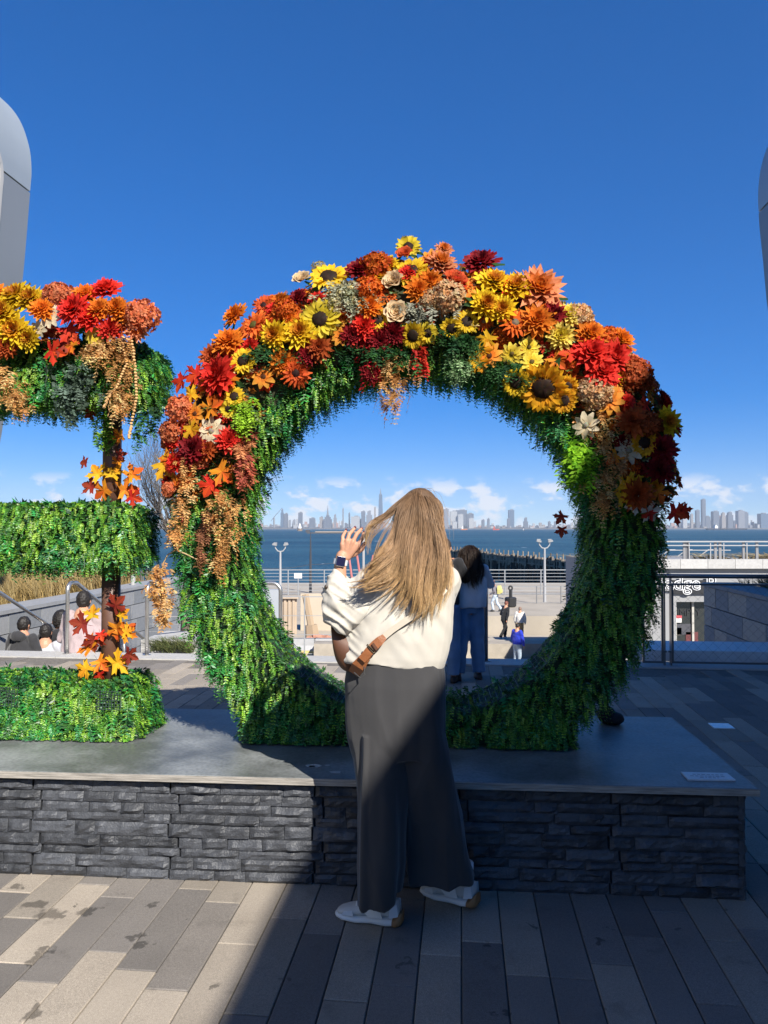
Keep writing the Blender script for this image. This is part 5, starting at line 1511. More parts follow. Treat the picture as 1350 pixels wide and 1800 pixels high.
# fill between them, on front, outer shoulder and back of the upper arc
fillk = ['dahO', 'dahR', 'hydO', 'dahR', 'dahR', 'mapR', 'cosO', 'mapO', 'mapR', 'mapY', 'dahC', 'cosY', 'hydC', 'gerO', 'dahY', 'cosO', 'gerG', 'mapO']
for i in range(440):
    a = R(pr_.uniform(10, 170)); m = mound(a)
    si_ = pr_.uniform(.6, 7.0); k_ = int(si_); f_ = si_ - k_
    dr = MSEC[k_][0] * (1 - f_) + MSEC[k_ + 1][0] * f_; y = MSEC[k_][1] * (1 - f_) + MSEC[k_ + 1][1] * f_
    rad = RO + dr * m + pr_.uniform(-.01, .03)
    n = Vector((math.cos(a) * (dr + .10) * 5, y * 4.5, math.sin(a) * (dr + .10) * 5)).normalized()
    p = Vector((rad * math.cos(a), y, OZ + rad * math.sin(a))) + n * .02
    put(ring, pr_.choice(fillk), p, n + Vector((pr_.uniform(-.3, .3), pr_.uniform(-.55, .1), pr_.uniform(-.2, .3))), pr_.uniform(.034, .066), pr_)
# flowers of the neighbouring letter
EL = [(30, 524, 34, 'dahY'), (55, 528, 28, 'dahY'), (5, 552, 32, 'dahY'), (26, 582, 32, 'dahY'), (52, 595, 22, 'dahY'), (102, 520, 28, 'hydC'), (88, 556, 21, 'cosW'), (68, 578, 18, 'cosW'), (132, 545, 32, 'dahR'), (187, 512, 28, 'dahR'),
      (118, 575, 28, 'mapR'), (160, 560, 28, 'dahR'), (175, 545, 24, 'dahO'), (216, 566, 26, 'gerD'), (206, 545, 24, 'dahO'), (252, 556, 30, 'hydC'), (232, 556, 22, 'dahO'), (240, 580, 20, 'dahP'), (86, 616, 26, 'mapR'), (105, 600, 26, 'mapD'), (168, 590, 18, 'cosY'), (196, 580, 22, 'dahR'),
      (130, 600, 24, 'mapO'), (75, 545, 24, 'dahO'), (150, 520, 24, 'dahO'), (-25, 560, 36, 'dahR'), (-50, 530, 34, 'hydC'), (-90, 550, 36, 'dahY'), (-130, 540, 34, 'dahO'), (10, 610, 24, 'dahB'), (-10, 520, 26, 'dahO'), (165, 725, 16, 'mapD'), (215, 765, 18, 'mapO')]
for px, py, rp, key in EL:
    yl = -ET / 2 - .10 + max(0, (545 - py)) * .0022
    p = EFR.at(px, py, yl); n = Vector((pr_.uniform(-.3, .3) + (.6 if px > 235 else 0), -1, max(0, (575 - py)) * .012 + pr_.uniform(-.1, .3)))
    if py > 700: p = EFR.at(px, py, -.06)
    put(letter, key, p, n, 1.1 * rp / F * 3.85, pr_)
for i in range(46):
    x = pr_.uniform(-1.4, ex(255)); y = pr_.uniform(-ET / 2 - .04, ET / 2)
    put(letter, pr_.choice(fillk), Vector((x, y, bars[2][3] + .03 + pr_.uniform(0, .04))), Vector((pr_.uniform(-.3, .3), y * 2.2 - .3, 1)), pr_.uniform(.045, .07), pr_)
# maple leaves winding round the two posts
LL = [(152, 813, 15, 'mapD', (-1, 0, .1)), (176, 838, 24, 'mapY', (-.6, 0, .8)), (198, 838, 22, 'mapY', (.2, 0, .8)), (226, 838, 24, 'mapO', (1, 0, .8)), (188, 858, 26, 'mapO', (-.3, 0, -.2)), (212, 862, 26, 'mapO', (.5, 0, .1)), (165, 856, 22, 'mapD', (-.9, 0, .3)), (228, 872, 20, 'mapR', (1, 0, -.4)), (206, 815, 14, 'mapO', (.3, 0, 1)), (207, 800, 14, 'mapD', (.9, 0, .2)),
      (163, 1085, 20, 'mapY', (-.2, 0, 1)), (152, 1098, 26, 'mapD', (-.6, 0, .1)), (165, 1118, 24, 'mapD', (0, 0, -1)), (176, 1112, 14, 'mapR', (.4, 0, -1)), (204, 1098, 24, 'mapO', (.1, 0, -.7)), (210, 1085, 18, 'mapY', (.7, 0, .7)), (199, 1068, 24, 'mapD', (.3, 0, .3)), (160, 1140, 26, 'mapO', (-.4, 0, .3)), (172, 1160, 22, 'mapO', (.3, 0, -.3)), (156, 1170, 24, 'mapY', (-.5, 0, -.7)), (198, 1168, 28, 'mapY', (.3, 0, .1)), (214, 1118, 26, 'mapO', (.7, 0, .8)), (216, 1112, 18, 'mapY', (1, 0, .5)), (222, 1148, 20, 'mapD', (.8, 0, -.4)), (176, 1182, 16, 'mapR', (0, 0, -1))]
for px, py, rp, key, pt in LL:
    p = EFR.at(px, py, -.075)
    put(letter, key, p, Vector((pr_.uniform(-.4, .4), -1, pr_.uniform(-.1, .5))), 1.12 * rp / F * 3.85, pr_, point=pt)
q = MB()
q.tube([(.056 * math.cos(t), .056 * math.sin(t), .40 + .30 * t / 14) for t in np.linspace(-8, 6, 60)], .0035, 5); q.build('vine', M_('vine_stem', (.42, .30, .15), .7), letter)
# hanging sprays: each is one part
def spray(parent, frame, pix, yl, width, n, cols, name, leaf=.02, seed=1, wide=.4, ln=.07, droop=.9):
    """hanging spray following a pixel path (top to bottom) on a surface"""
    r = np.random.default_rng(seed); pts = np.array([tuple(frame.at(px, py, yl)) for px, py in pix])
    t = r.uniform(0, len(pts) - 1.001, n); i = t.astype(int); f = (t - i)[:, None]
    base = pts[i] * (1 - f) + pts[i + 1] * f
    wd = np.interp(t / (len(pts) - 1), np.linspace(0, 1, len(width)), width) / F * 3.8
    base = base + np.stack([r.normal(0, 1, n) * wd * .5, r.uniform(-.045, .02, n), r.normal(0, .012, n)], 1)
    nn = norm(np.stack([r.normal(0, .6, n), -np.abs(r.normal(.6, .4, n)), r.normal(-.2, .4, n)], 1))
    V, Fq, C = sprigs(base, nn, ln, r, 5, leaf, droop, cols, tangle=.7, wide=wide)
    me = np_mesh(name, V, Fq, petal_m); set_col(me, np.clip(C, 0, .85)); return link(name, me, parent)
TAN = [(.62, .34, .12), (.52, .26, .08), (.68, .42, .18), (.44, .20, .06)]
spray(ring, OFR, [(330, 800), (330, 860), (318, 930), (306, 950)], -OT / 2 - .085, [12, 14, 18, 10], 90, TAN, 'tan_spray', seed=2)
spray(ring, OFR, [(392, 862), (400, 890), (398, 930), (392, 965), (388, 1000)], -OT / 2 - .09, [20, 34, 32, 14, 8], 150, TAN, 'tan_spray', seed=3)
spray(ring, OFR, [(365, 880), (362, 930), (355, 985)], -OT / 2 - .075, [10, 14, 8], 60, [(.25, .10, .05), (.3, .14, .06)], 'brown_spray', seed=4)
spray(ring, OFR, [(430, 770), (434, 810), (432, 845)], -OT / 2 - .08, [16, 20, 10], 60, [(.45, .13, .06), (.5, .2, .08), (.36, .08, .05)], 'rust_spray', leaf=.03, seed=5)
spray(ring, OFR, [(690, 622), (690, 660), (685, 715)], -OT / 2 - .07, [34, 44, 12], 120, TAN, 'tan_spray', seed=6)
spray(ring, OFR, [(1060, 730), (1072, 790), (1068, 850), (1060, 890)], -OT / 2 - .085, [30, 36, 26, 16], 150, TAN, 'tan_spray', seed=7)
spray(ring, OFR, [(1018, 775), (1016, 810), (1014, 850)], -OT / 2 - .10, [20, 30, 16], 70, [(.20, .42, .015), (.26, .50, .02), (.13, .32, .015)], 'lime_spray', leaf=.040, seed=8, ln=.10)
spray(ring, OFR, [(432, 700), (432, 725), (430, 750)], -OT / 2 - .085, [16, 22, 10], 50, [(.20, .36, .015), (.26, .42, .03)], 'lime_spray', leaf=.028, seed=9)
spray(ring, OFR, [(808, 615), (808, 640), (806, 660)], -OT / 2 - .07, [24, 30, 14], 70, [(.14, .26, .10), (.2, .3, .14)], 'pale_spray', leaf=.018, seed=10)
spray(ring, OFR, [(738, 615), (742, 650)], -OT / 2 - .07, [12, 12], 40, [(.5, .02, .015), (.6, .05, .02)], 'red_berry_spray', leaf=.016, seed=11, wide=.9)
spray(ring, OFR, [(640, 590), (655, 625), (660, 660)], -OT / 2 - .05, [30, 30, 14], 70, [(.4, .01, .02), (.5, .03, .02)], 'red_berry_spray', leaf=.022, seed=12, wide=.7)
for i, (pa, cc) in enumerate((([(470, 610), (490, 630)], DEEP), ([(790, 590), (830, 610)], DEEP), ([(610, 610), (720, 630)], DEEP), ([(870, 640), (900, 660)], DEEP), ([(600, 500), (640, 540)], [(.3, .32, .2), (.4, .4, .28)]), ([(730, 540), (760, 545)], [(.34, .34, .26)]))):
    spray(ring, OFR, pa, -OT / 2 - .075, [40, 40], 90, cc, 'leafy_spray', leaf=.026, seed=20 + i)
# free-hanging spray on a bent stem
ps = [OFR.at(px, py, -OT / 2 - .05) for px, py in ((372, 985), (345, 983), (325, 973), (308, 967), (295, 975), (287, 990), (283, 1020), (288, 1060), (293, 1095))]
q = MB(); q.tube(ps, [.0035] * 6 + [.0025] * 3, 6); q.build('spray_stem', M_('vine_stem', (.42, .30, .15)), ring, smooth=True)
spray(ring, OFR, [(287, 992), (278, 1020), (284, 1050), (292, 1090)], -OT / 2 - .05, [8, 18, 20, 8], 110, TAN, 'tan_spray', leaf=.024, seed=13, ln=.045)
spray(letter, EFR, [(215, 590), (212, 640), (216, 690), (214, 725)], -ET / 2 - .085, [26, 36, 22, 10], 170, TAN, 'tan_spray', seed=14)
spray(letter, EFR, [(180, 600), (165, 625)], -ET / 2 - .085, [30, 18], 60, TAN, 'tan_spray', seed=15)
spray(letter, EFR, [(-4, 640), (18, 680), (35, 715)], -ET / 2 - .085, [20, 34, 22], 120, TAN, 'tan_spray', seed=16)
spray(letter, EFR, [(135, 640), (140, 690), (125, 735)], -ET / 2 - .07, [40, 40, 14], 110, [(.07, .11, .08), (.12, .17, .13), (.05, .08, .05)], 'eucalyptus_spray', leaf=.026, seed=17, wide=.6)
spray(letter, EFR, [(188, 730), (186, 785)], -.055, [18, 16], 50, GREEN, 'green_spray', leaf=.024, seed=18)
for i, (x0, y0, y1) in enumerate(((250, 720, 775), (262, 715, 760), (275, 700, 745), (242, 725, 785))):
    spray(letter, EFR, [(x0, y0), (x0 + 3, y1)], -.10, [5, 5], 12, DEEP, 'hanging_tendril', leaf=.024, seed=30 + i, wide=.6)['kind'] = 'stuff'
for pa in ([(215, 592), (232, 600), (238, 650), (240, 700), (230, 750), (226, 772)], [(214, 596), (222, 640), (205, 680), (190, 700), (182, 718)]):
    pts = [EFR.at(px, py, -ET / 2 - .115) for px, py in pa]; q = MB(); V_ = []
    for i in range(len(pts) - 1):
        for k in range(9):
            c = pts[i].lerp(pts[i + 1], k / 9); s = .0085 if i else .006
            q.ell(c + Vector((pr_.uniform(-.002, .002), 0, 0)), (s, s, s * .8), 6, 4)
    q.build('amaranth_rope', M_('amaranth_tan', (.60, .36, .15), .8), letter, smooth=True)

# ------------------------------------------------------------------ people
def organic(name, mb, voxel, mat, parent, origin, smooth=6, disp=None):
    """one continuous skin over overlapping closed shapes"""
    me = mb.mesh('tmp', mat, origin)
    ob = bpy.data.objects.new('tmp', me); COL.objects.link(ob)
    rm = ob.modifiers.new('r', 'REMESH'); rm.mode = 'VOXEL'; rm.voxel_size = voxel; rm.adaptivity = 0
    sm = ob.modifiers.new('s', 'SMOOTH'); sm.factor = .5; sm.iterations = smooth
    dg = bpy.context.evaluated_depsgraph_get()
    m2 = bpy.data.meshes.new_from_object(ob.evaluated_get(dg), depsgraph=dg)
    bpy.data.objects.remove(ob); bpy.data.meshes.remove(me)
    m2.name = name
    if disp:
        n = len(m2.vertices); co = np.empty(n * 3, np.float32); m2.vertices.foreach_get('co', co); co = co.reshape(-1, 3)
        no = np.array([tuple(v.normal) for v in m2.vertices], np.float32)
        o = np.array(origin, np.float32)
        off = np.array([disp(Vector(c + o), Vector(k)) for c, k in zip(co, no)], np.float32)
        co = co + no * off[:, None]; m2.vertices.foreach_set('co', co.ravel()); m2.update()
    m2.polygons.foreach_set('use_smooth', [True] * len(m2.polygons))
    m2.materials.clear(); m2.materials.append(mat)
    return link(name, m2, parent)
def pring(pxL, pxR, yL, yR, d, depth, n=30, pw=2.4):
    a, b2 = P(pxL, yL, d), P(pxR, yR, d); c = (a + b2) / 2; hx = (b2 - a) / 2
    r = []
    for k in range(n):
        t = 2 * math.pi * k / n; ct, st_ = math.cos(t), math.sin(t)
        u = math.copysign(abs(ct) ** (2 / pw), ct); v = math.copysign(abs(st_) ** (2 / pw), st_)
        r.append(c + hx * u + Vector((0, depth / 2 * v, 0)))
    return r
def ridge(p, s, w=1.0): return 1 - abs(mnoise.noise(Vector(p) * s)) * 2.2

def fabric(name, col, rough=.85, weave=900, bump=.15, var=.06):
    return pmat(name, col, rough, var=var, vscale=6, bump=bump, bscale=weave, sheen=.25, bdist=.001, spec=.2)
skin_m = pmat('skin', (.52, .27, .17), .5, var=.08, vscale=20, bump=.08, bscale=120, spec=.35)
skin_m.node_tree.nodes['Principled BSDF'].inputs['Subsurface Weight'].default_value = .12
skin_m.node_tree.nodes['Principled BSDF'].inputs['Subsurface Radius'].default_value = (.01, .004, .002)

def strands(name, guides, nclump, per, rad, cols, parent, origin, seed, spread=.014, wave=.006, seg=22, ends=.72, swing=.006):
    """hair: guides = list of lists of 3-D points (root to tip), neighbours blend; cols = (root, mid, tip)"""
    r = np.random.default_rng(seed)
    G_ = []
    for g in guides:                                   # resample each guide smoothly
        g = np.array([tuple(p) for p in g]); k = len(g); t = np.linspace(0, k - 1, seg); i = np.clip(t.astype(int), 0, k - 2); f = (t - i)[:, None]
        def at_(j): return g[np.clip(j, 0, k - 1)]
        p0, p1, p2, p3 = at_(i - 1), at_(i), at_(i + 1), at_(i + 2)
        G_.append(.5 * ((2 * p1) + (-p0 + p2) * f + (2 * p0 - 5 * p1 + 4 * p2 - p3) * f ** 2 + (-p0 + 3 * p1 - 3 * p2 + p3) * f ** 3))
    G_ = np.array(G_); ng = len(G_)
    nst = nclump * per
    cl = np.repeat(np.arange(nclump), per)
    u = r.uniform(0, ng - 1.001, nclump); ui = u.astype(int); uf = (u - ui)[:, None, None]
    C = G_[ui] * (1 - uf) + G_[ui + 1] * uf            # clump centre lines
    tt = np.linspace(0, 1, seg)
    ph = r.uniform(0, 6.28, (nclump, 3)); am = r.uniform(.3, 1.2, (nclump, 1))
    for a in range(3): C[:, :, a] += wave * am * np.sin(tt[None] * r.uniform(5, 11, (nclump, 1)) + ph[:, a:a + 1]) * tt[None]
    C += r.normal(0, spread * .9, (nclump, 1, 3)) * (np.minimum(1, tt * 3) * .9 + .1)[None, :, None]
    C[:, :, 0] += swing * np.sin(tt[None] * 11.0 + u[:, None] * 1.3) * np.minimum(1, tt * 1.4)[None]; C[:, :, 1] += swing * .7 * np.sin(tt[None] * 12.5 + u[:, None] * 2.1 + 1) * np.minimum(1, tt * 1.4)[None]
    S = C[cl]
    off = r.normal(0, spread, (nst, 1, 3)) * np.array([1, .7, .35])
    S = S + off * (np.minimum(1, tt * 4) * (1 - .55 * tt ** 1.5) + .55 * (1 - tt) ** 6)[None, :, None]
    ph2 = r.uniform(0, 6.28, (nst, 1)); S[:, :, 0] += .0022 * np.sin(tt[None] * r.uniform(6, 16, (nst, 1)) + ph2) * tt[None]
    ln = (r.uniform(ends, 1.0, nclump) ** .8)[cl] * r.uniform(.86, 1.0, nst)                      # uneven ends
    idx = (tt[None] * ln[:, None]) * (seg - 1); i0 = np.clip(idx.astype(int), 0, seg - 2); f = (idx - i0)[:, :, None]
    S = np.take_along_axis(S, i0[:, :, None], 1) * (1 - f) + np.take_along_axis(S, (i0 + 1)[:, :, None], 1) * f
    T = np.gradient(S, axis=1); T /= np.maximum(np.linalg.norm(T, axis=2, keepdims=True), 1e-9)
    A = np.cross(T, np.array([.3, 1.0, .2])); A /= np.maximum(np.linalg.norm(A, axis=2, keepdims=True), 1e-9); B = np.cross(T, A)
    rr = rad * r.uniform(.6, 1.25, (nst, 1)) * (1 - .75 * tt[None] ** 2.5)
    V = np.stack([S + (A * math.cos(a) + B * math.sin(a)) * rr[:, :, None] for a in (0, 2.094, 4.189)], 2)      # nst, seg, 3, 3
    V = V.reshape(-1, 3) - np.array(origin)
    base = np.arange(nst)[:, None, None] * seg * 3 + np.arange(seg - 1)[None, :, None] * 3
    Fq = np.stack([np.concatenate([base + k, base + (k + 1) % 3, base + 3 + (k + 1) % 3, base + 3 + k], 2) for k in range(3)], 2).reshape(-1, 4)
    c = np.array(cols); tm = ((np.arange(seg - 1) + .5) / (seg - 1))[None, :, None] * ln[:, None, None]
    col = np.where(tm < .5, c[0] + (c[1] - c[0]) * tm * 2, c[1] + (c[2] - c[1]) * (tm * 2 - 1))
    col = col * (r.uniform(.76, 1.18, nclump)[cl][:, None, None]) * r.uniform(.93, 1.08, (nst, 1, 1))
    hl = (r.uniform(0, 1, nst) < .16)[:, None, None]; col = np.where(hl, col * 1.28, col)
    me = np_mesh(name, V, Fq, None); set_col(me, np.clip(np.repeat(col.reshape(-1, 3), 3, 0), 0, .8))
    me.polygons.foreach_set('use_smooth', [True] * len(Fq))
    me.materials.append(M_('hair', (.3, .2, .1), .42, attr='col', transl=.25, spec=.45))
    return link(name, me, parent)

# ---- the woman in the cream jacket -------------------------------------------------
wo = Vector((P(700, 0, 3.0).x, 3.02, 0))
woman = empty('person', wo, 0, 'person with long blonde hair, cream jacket and wide grey trousers, seen from behind', 'person')
D0 = 3.03
bodyM = MB()
ANK = []
for hp_, tp_ in ((G(703, 1627), G(597, 1611)), (G(836, 1600), G(760, 1574))): ANK.append(hp_ + (tp_ - hp_).normalized() * .055 + Vector((0, 0, .12)))
hc = P(738, 908, 3.03)
bodyM.ell(hc, (.074, .094, .098), 20, 14); bodyM.ell(hc + Vector((-.02, .045, -.055)), (.055, .05, .06), 16, 10)
bodyM.ell(hc + Vector((-.052, .094, -.012)), (.014, .02, .022), 10, 8)                 # nose
bodyM.ell(hc + Vector((-.045, .086, -.052)), (.022, .012, .009), 10, 6)                # mouth
for s in (-1, 1): bodyM.ell(hc + Vector((s * .078, .012 + .01 * s, -.012)), (.01, .018, .03), 8, 6)
bodyM.tube([P(736, 940, 3.04), P(735, 985, 3.05)], [.05, .055], 14)
bodyM.loft([pring(660, 785, 1150, 1150, 3.04, .19), pring(668, 782, 1100, 1100, 3.04, .19), pring(668, 785, 1050, 1050, 3.04, .20), pring(675, 780, 1015, 1010, 3.04, .17), pring(712, 756, 985, 985, 3.04, .11)])
bodyM.loft([pring(640, 765, 1160, 1160, 3.03, .2), pring(628, 768, 1230, 1230, 3.03, .22), pring(630, 768, 1290, 1290, 3.03, .2)])
bodyM.tube([P(670, 1250, 3.0), P(672, 1400, 2.99), P(672, 1500, 2.985), ANK[0]], [.085, .06, .05, .030], 14, round_ends=True)
bodyM.tube([P(735, 1250, 3.05), P(755, 1400, 3.07), P(780, 1500, 3.09), ANK[1]], [.085, .06, .05, .030], 14, round_ends=True)
bodyM.tube([P(668, 1024, 3.03), P(612, 1078, 2.955)], [.042, .034], 12, round_ends=True)
WR = P(598.5, 988, 2.96)
bodyM.tube([P(598, 1082, 2.935), P(595, 1040, 2.945), P(597, 1012, 2.955), WR, P(601, 978, 2.96)], [.036, .033, .0265, .0225, .024], 14, round_ends=True)
bodyM.tube([P(775, 1024, 3.05), P(766, 1075, 3.2)], [.042, .034], 12, round_ends=True); bodyM.tube([P(766, 1075, 3.2), P(722, 1010, 3.28), P(708, 985, 3.3)], [.034, .022, .03], 12, round_ends=True)
FING = [((602, 957, 2.955), (602.5, 943, 2.965), (608.5, 932, 2.985), .0072), ((610.5, 951, 2.952), (614, 939, 2.957), (624, 928, 2.985), .0080), ((620.5, 952, 2.952), (627, 939, 2.955), (636, 929.5, 2.99), .0082), ((630, 957, 2.955), (637, 946, 2.965), (639.5, 937, 3.0), .0080)]
TIPS = []
for kx, mx_, tx, r_ in FING:
    K, Mi, Tp = P(*kx), P(*mx_), P(*tx)
    bodyM.tube([P(604 + (kx[0] - 602) * .25, 980, 2.962), K], [.013, .0115], 10, round_ends=True)
    bodyM.tube([K, (K + Mi) / 2 + Vector((0, -.002, 0)), Mi], [r_ * 1.2, r_ * 1.0, r_ * 1.08], 10, round_ends=True)
    bodyM.tube([Mi, (Mi + Tp) / 2, Tp], [r_ * 1.05, r_ * .93, r_ * .82], 10, round_ends=True); TIPS.append((Mi, Tp, r_))
th = [P(606, 978, 2.97), P(624, 973, 2.985), P(636, 965, 3.0), P(641, 955, 3.01)]
bodyM.tube(th[:2], [.016, .013], 10, round_ends=True); bodyM.tube(th[1:3], [.0115, .0105], 10, round_ends=True); bodyM.tube(th[2:], [.0105, .008], 10, round_ends=True)
bodyM.ell((P(614, 966, 2.965)), (.024, .012, .028), 12, 8)
organic('body', bodyM, .0034, skin_m, woman, wo, 3)
nail = M_('dark_nail_polish', (.10, .012, .02), .2, coat=.5)
for Mi, Tp, r_ in TIPS:
    q = MB(); d = (Tp - Mi).normalized(); q.ell(Tp + d * r_ * .15 + Vector((0, -r_ * .62, r_ * .1)), (r_ * .62, r_ * .42, r_ * .85), 10, 8); q.build('fingernail', nail, woman, wo, smooth=True)
# jacket
def jfold(c, n):
    # soft drapes on the back, tighter creases in the sleeve
    u = P(600, 1060, 2.95); s = max(0, min(1, (-.07 - c.x) / .06)); back = 1 - s
    v = mnoise.noise(Vector((c.x * 9 + c.z * 4, c.y * 6, c.z * 5 - c.x * 3))) * .010 + mnoise.noise(Vector((c.x * 22 + c.z * 14, c.y * 10, c.z * 9))) * .006
    e0 = mnoise.noise(Vector((c.x * 16 + c.z * 10, c.y * 12, c.z * 26 + c.x * 16)))
    e1 = mnoise.noise(Vector((c.x * 38 - c.z * 20, c.y * 20, c.z * 30)))
    # pull lines running from the hip up to the shoulder
    w = c.x * .72 - c.z * .69
    pull = math.sin(w * 62 + 3 * mnoise.noise(Vector((c.x * 5, c.y * 5, c.z * 5)))) * .0055 * max(0, min(1, (.16 - c.x) / .2))
    hem = max(.15, min(1, (c.z - .98) / .12))
    return back * v * hem + s * ((1 - abs(e0) * 2.4) * .009 + e1 * .0035 - .003) + pull
jm = fabric('cream_twill', (.50, .465, .40), .9, 700, .12, .04)
J = MB()
J.loft([pring(*a, 3.04, dp) for a, dp in (((588, 781, 1152, 1172), .30), ((590, 786, 1138, 1156), .31), ((597, 793, 1112, 1122), .315), ((608, 799, 1074, 1076), .31), ((628, 801, 1042, 1040), .29), ((642, 799, 1020, 1014), .26), ((658, 786, 1000, 998), .20), ((690, 768, 985, 985), .15), ((704, 756, 974, 974), .125))])
J.tube([P(668, 1022, 3.02), P(640, 1045, 2.985), P(614, 1072, 2.955), P(601, 1084, 2.945)], [.074, .080, .074, .066], 18, round_ends=True)
J.tube([P(600, 1083, 2.945), P(592, 1068, 2.94), P(591, 1045, 2.945), P(594, 1026, 2.95), P(597, 1019, 2.955)], [.062, .060, .056, .046, .040], 18, round_ends=True)
J.tube([P(597, 1034, 2.953), P(597, 1013, 2.956)], [.041, .0385], 18)
J.tube([P(778, 1026, 3.05), P(770, 1072, 3.2), P(728, 1016, 3.27)], [.075, .066, .045], 16, round_ends=True)
organic('jacket', J, .0048, jm, woman, wo, 5, jfold)
q = MB(); bp_ = P(573, 1032, 2.908); q.ell(bp_, (.007, .005, .009), 10, 6); q.build('cuff_button', M_('horn_button', (.05, .035, .025), .3), woman, wo, smooth=True)
q = MB(); q.tube([P(597, 1035.5, 2.952), P(597, 1033.5, 2.952)], [.0435, .0435], 24, cap=False); q.build('cuff_seam', jm, woman, wo)
# trousers
def tfold(c, n):
    v = mnoise.noise(Vector((c.x * 15, c.y * 15, c.z * 1.6))) * .017 + (1 - abs(mnoise.noise(Vector((c.x * 11 + c.z * 1.5, c.y * 9, c.z * 2.2 + 7)))) * 3) * .009 + mnoise.noise(Vector((c.x * 34, c.y * 30, c.z * 4))) * .003
    k = (c.x - P(640, 1400, 2.9).x); v += .012 * math.exp(-(k / .012) ** 2) * (c.y < 3.0) * (c.z < .75)          # pressed crease
    return v * min(1, max(.25, (.95 - c.z) / .25))
tm_ = fabric('grey_wool', (.044, .043, .044), .9, 1100, .2, .10)
T_ = MB()
T_.loft([pring(*a, 3.03, dp) for a, dp in (((622, 776, 1128, 1140), .25), ((614, 779, 1150, 1165), .27), ((606, 782, 1195, 1200), .29), ((609, 781, 1245, 1245), .29), ((615, 781, 1295, 1295), .28), ((620, 780, 1325, 1325), .25))])
T_.loft([pring(*a, d, dp) for a, d, dp in (((626, 700, 1215, 1215), 3.03, .20), ((619, 708, 1270, 1270), 3.03, .26), ((624, 713, 1350, 1350), 3.015, .25), ((626, 713, 1430, 1430), 3.0, .24), ((626, 712, 1510, 1510), 2.99, .245), ((630, 705, 1580, 1564), 2.985, .255))])
T_.loft([pring(*a, d, dp) for a, d, dp in (((695, 770, 1215, 1215), 3.03, .20), ((694, 778, 1270, 1270), 3.035, .26), ((706, 793, 1350, 1350), 3.055, .25), ((716, 812, 1430, 1430), 3.09, .25), ((716, 822, 1500, 1500), 3.10, .25), ((714, 831, 1538, 1542), 3.11, .26))])
organic('trousers', T_, .0055, tm_, woman, wo, 5, tfold)
q = MB(); q.tube([P(622, 1182, 2.878), P(634, 1192, 2.872), P(641, 1186, 2.872), P(640, 1170, 2.878), P(632, 1158, 2.885)], .0022, 6); q.build('pocket_edge', tm_, woman, wo, smooth=True)
# trainers
upper_m = M_('trainer_grey', (.52, .52, .50), .8, var=.10, vscale=18); mid_m = M_('trainer_white', (.74, .74, .72), .6); gum_m = M_('gum_sole', (.30, .15, .06), .6)
def trainer(heel, toe, lift=0.0):
    hz_ = Vector((heel.x, heel.y, 0)); ax = Vector((toe.x - heel.x, toe.y - heel.y, 0)).normalized(); ay = Vector((-ax.y, ax.x, 0)); Lh = .262
    def W(x, y, z): return hz_ + ax * x + ay * y + Vector((0, 0, z + lift * max(0, 1 - x / .15)))
    def sec(x, w, z0, z1, n=14, sq=2.6):
        r = []
        for k in range(n):
            t = 2 * math.pi * k / n; c, s = math.cos(t), math.sin(t)
            r.append(W(x, w * math.copysign(abs(c) ** (2 / sq), c), (z0 + z1) / 2 + (z1 - z0) / 2 * math.copysign(abs(s) ** (2 / sq), s)))
        return r
    tr_ob = None
    UP = ('trainer', upper_m, [(.0, .016, .04, .080), (.008, .030, .032, .100), (.045, .037, .032, .104), (.085, .038, .030, .098), (.12, .039, .030, .084), (.165, .043, .027, .066), (.21, .041, .025, .052), (.242, .029, .022, .042), (.254, .012, .022, .034)])
    for nm, mat, st_ in (UP, ('sole', mid_m, [(.022, .034, .003, .034), (.05, .040, .0, .036), (.11, .037, .002, .033), (.17, .046, .0, .030), (.225, .042, .003, .028), (.252, .028, .008, .026), (.262, .010, .012, .022)]),
                         ('heel_sole', gum_m, [(-.012, .022, .014, .062), (-.004, .034, .004, .056), (.012, .039, .0, .036), (.0235, .039, .001, .035)])):
        q = MB(); q.loft([sec(*s) for s in st_]); o = q.build(nm, mat, tr_ob or woman, wo, smooth=True); smooth_angle(o.data, 1.0)
        tr_ob = tr_ob or o
    for s in (-1, 1):                                   # side panel and heel counter
        q = MB(); q.add([W(x, s * w, z) for x, w, z in ((.06, .0395, .036), (.115, .0405, .034), (.14, .0415, .060), (.10, .0405, .088), (.075, .040, .085))], [(0, 1, 2, 3, 4)]); q.build('side_panel', mid_m, tr_ob, wo)
        q = MB(); q.add([W(x, s * w, z) for x, w, z in ((.0, .027, .045), (.035, .0385, .038), (.03, .0375, .085), (.005, .030, .092))], [(0, 1, 2, 3)]); q.build('heel_counter', M_('trainer_pale', (.66, .67, .68), .7), tr_ob, wo)
        q = MB(); q.add([W(x, s * w, z) for x, w, z in ((.175, .0445, .031), (.225, .0405, .029), (.215, .0405, .044), (.18, .0432, .052))], [(0, 1, 2, 3)]); q.build('toe_panel', M_('trainer_pale', (.66, .67, .68)), tr_ob, wo)
    q = MB()
    for k in range(4): q.tube([W(.115 + k * .018, -.022, .088 - k * .009), W(.120 + k * .018, 0, .095 - k * .009), W(.115 + k * .018, .022, .088 - k * .009)], .0035, 5)
    q.build('laces', mid_m, tr_ob, wo)
    q = MB(); q.tube([W(.05, 0, .07), W(.05, 0, .17)], [.032, .036], 14); q.build('sock', M_('white_sock', (.76, .76, .78), .9), woman, wo, smooth=True)
g0 = G(703, 1627); g1 = G(597, 1611); trainer(g0, g1)
g0 = G(836, 1600); g1 = G(760, 1574); trainer(g0, g1, .012)
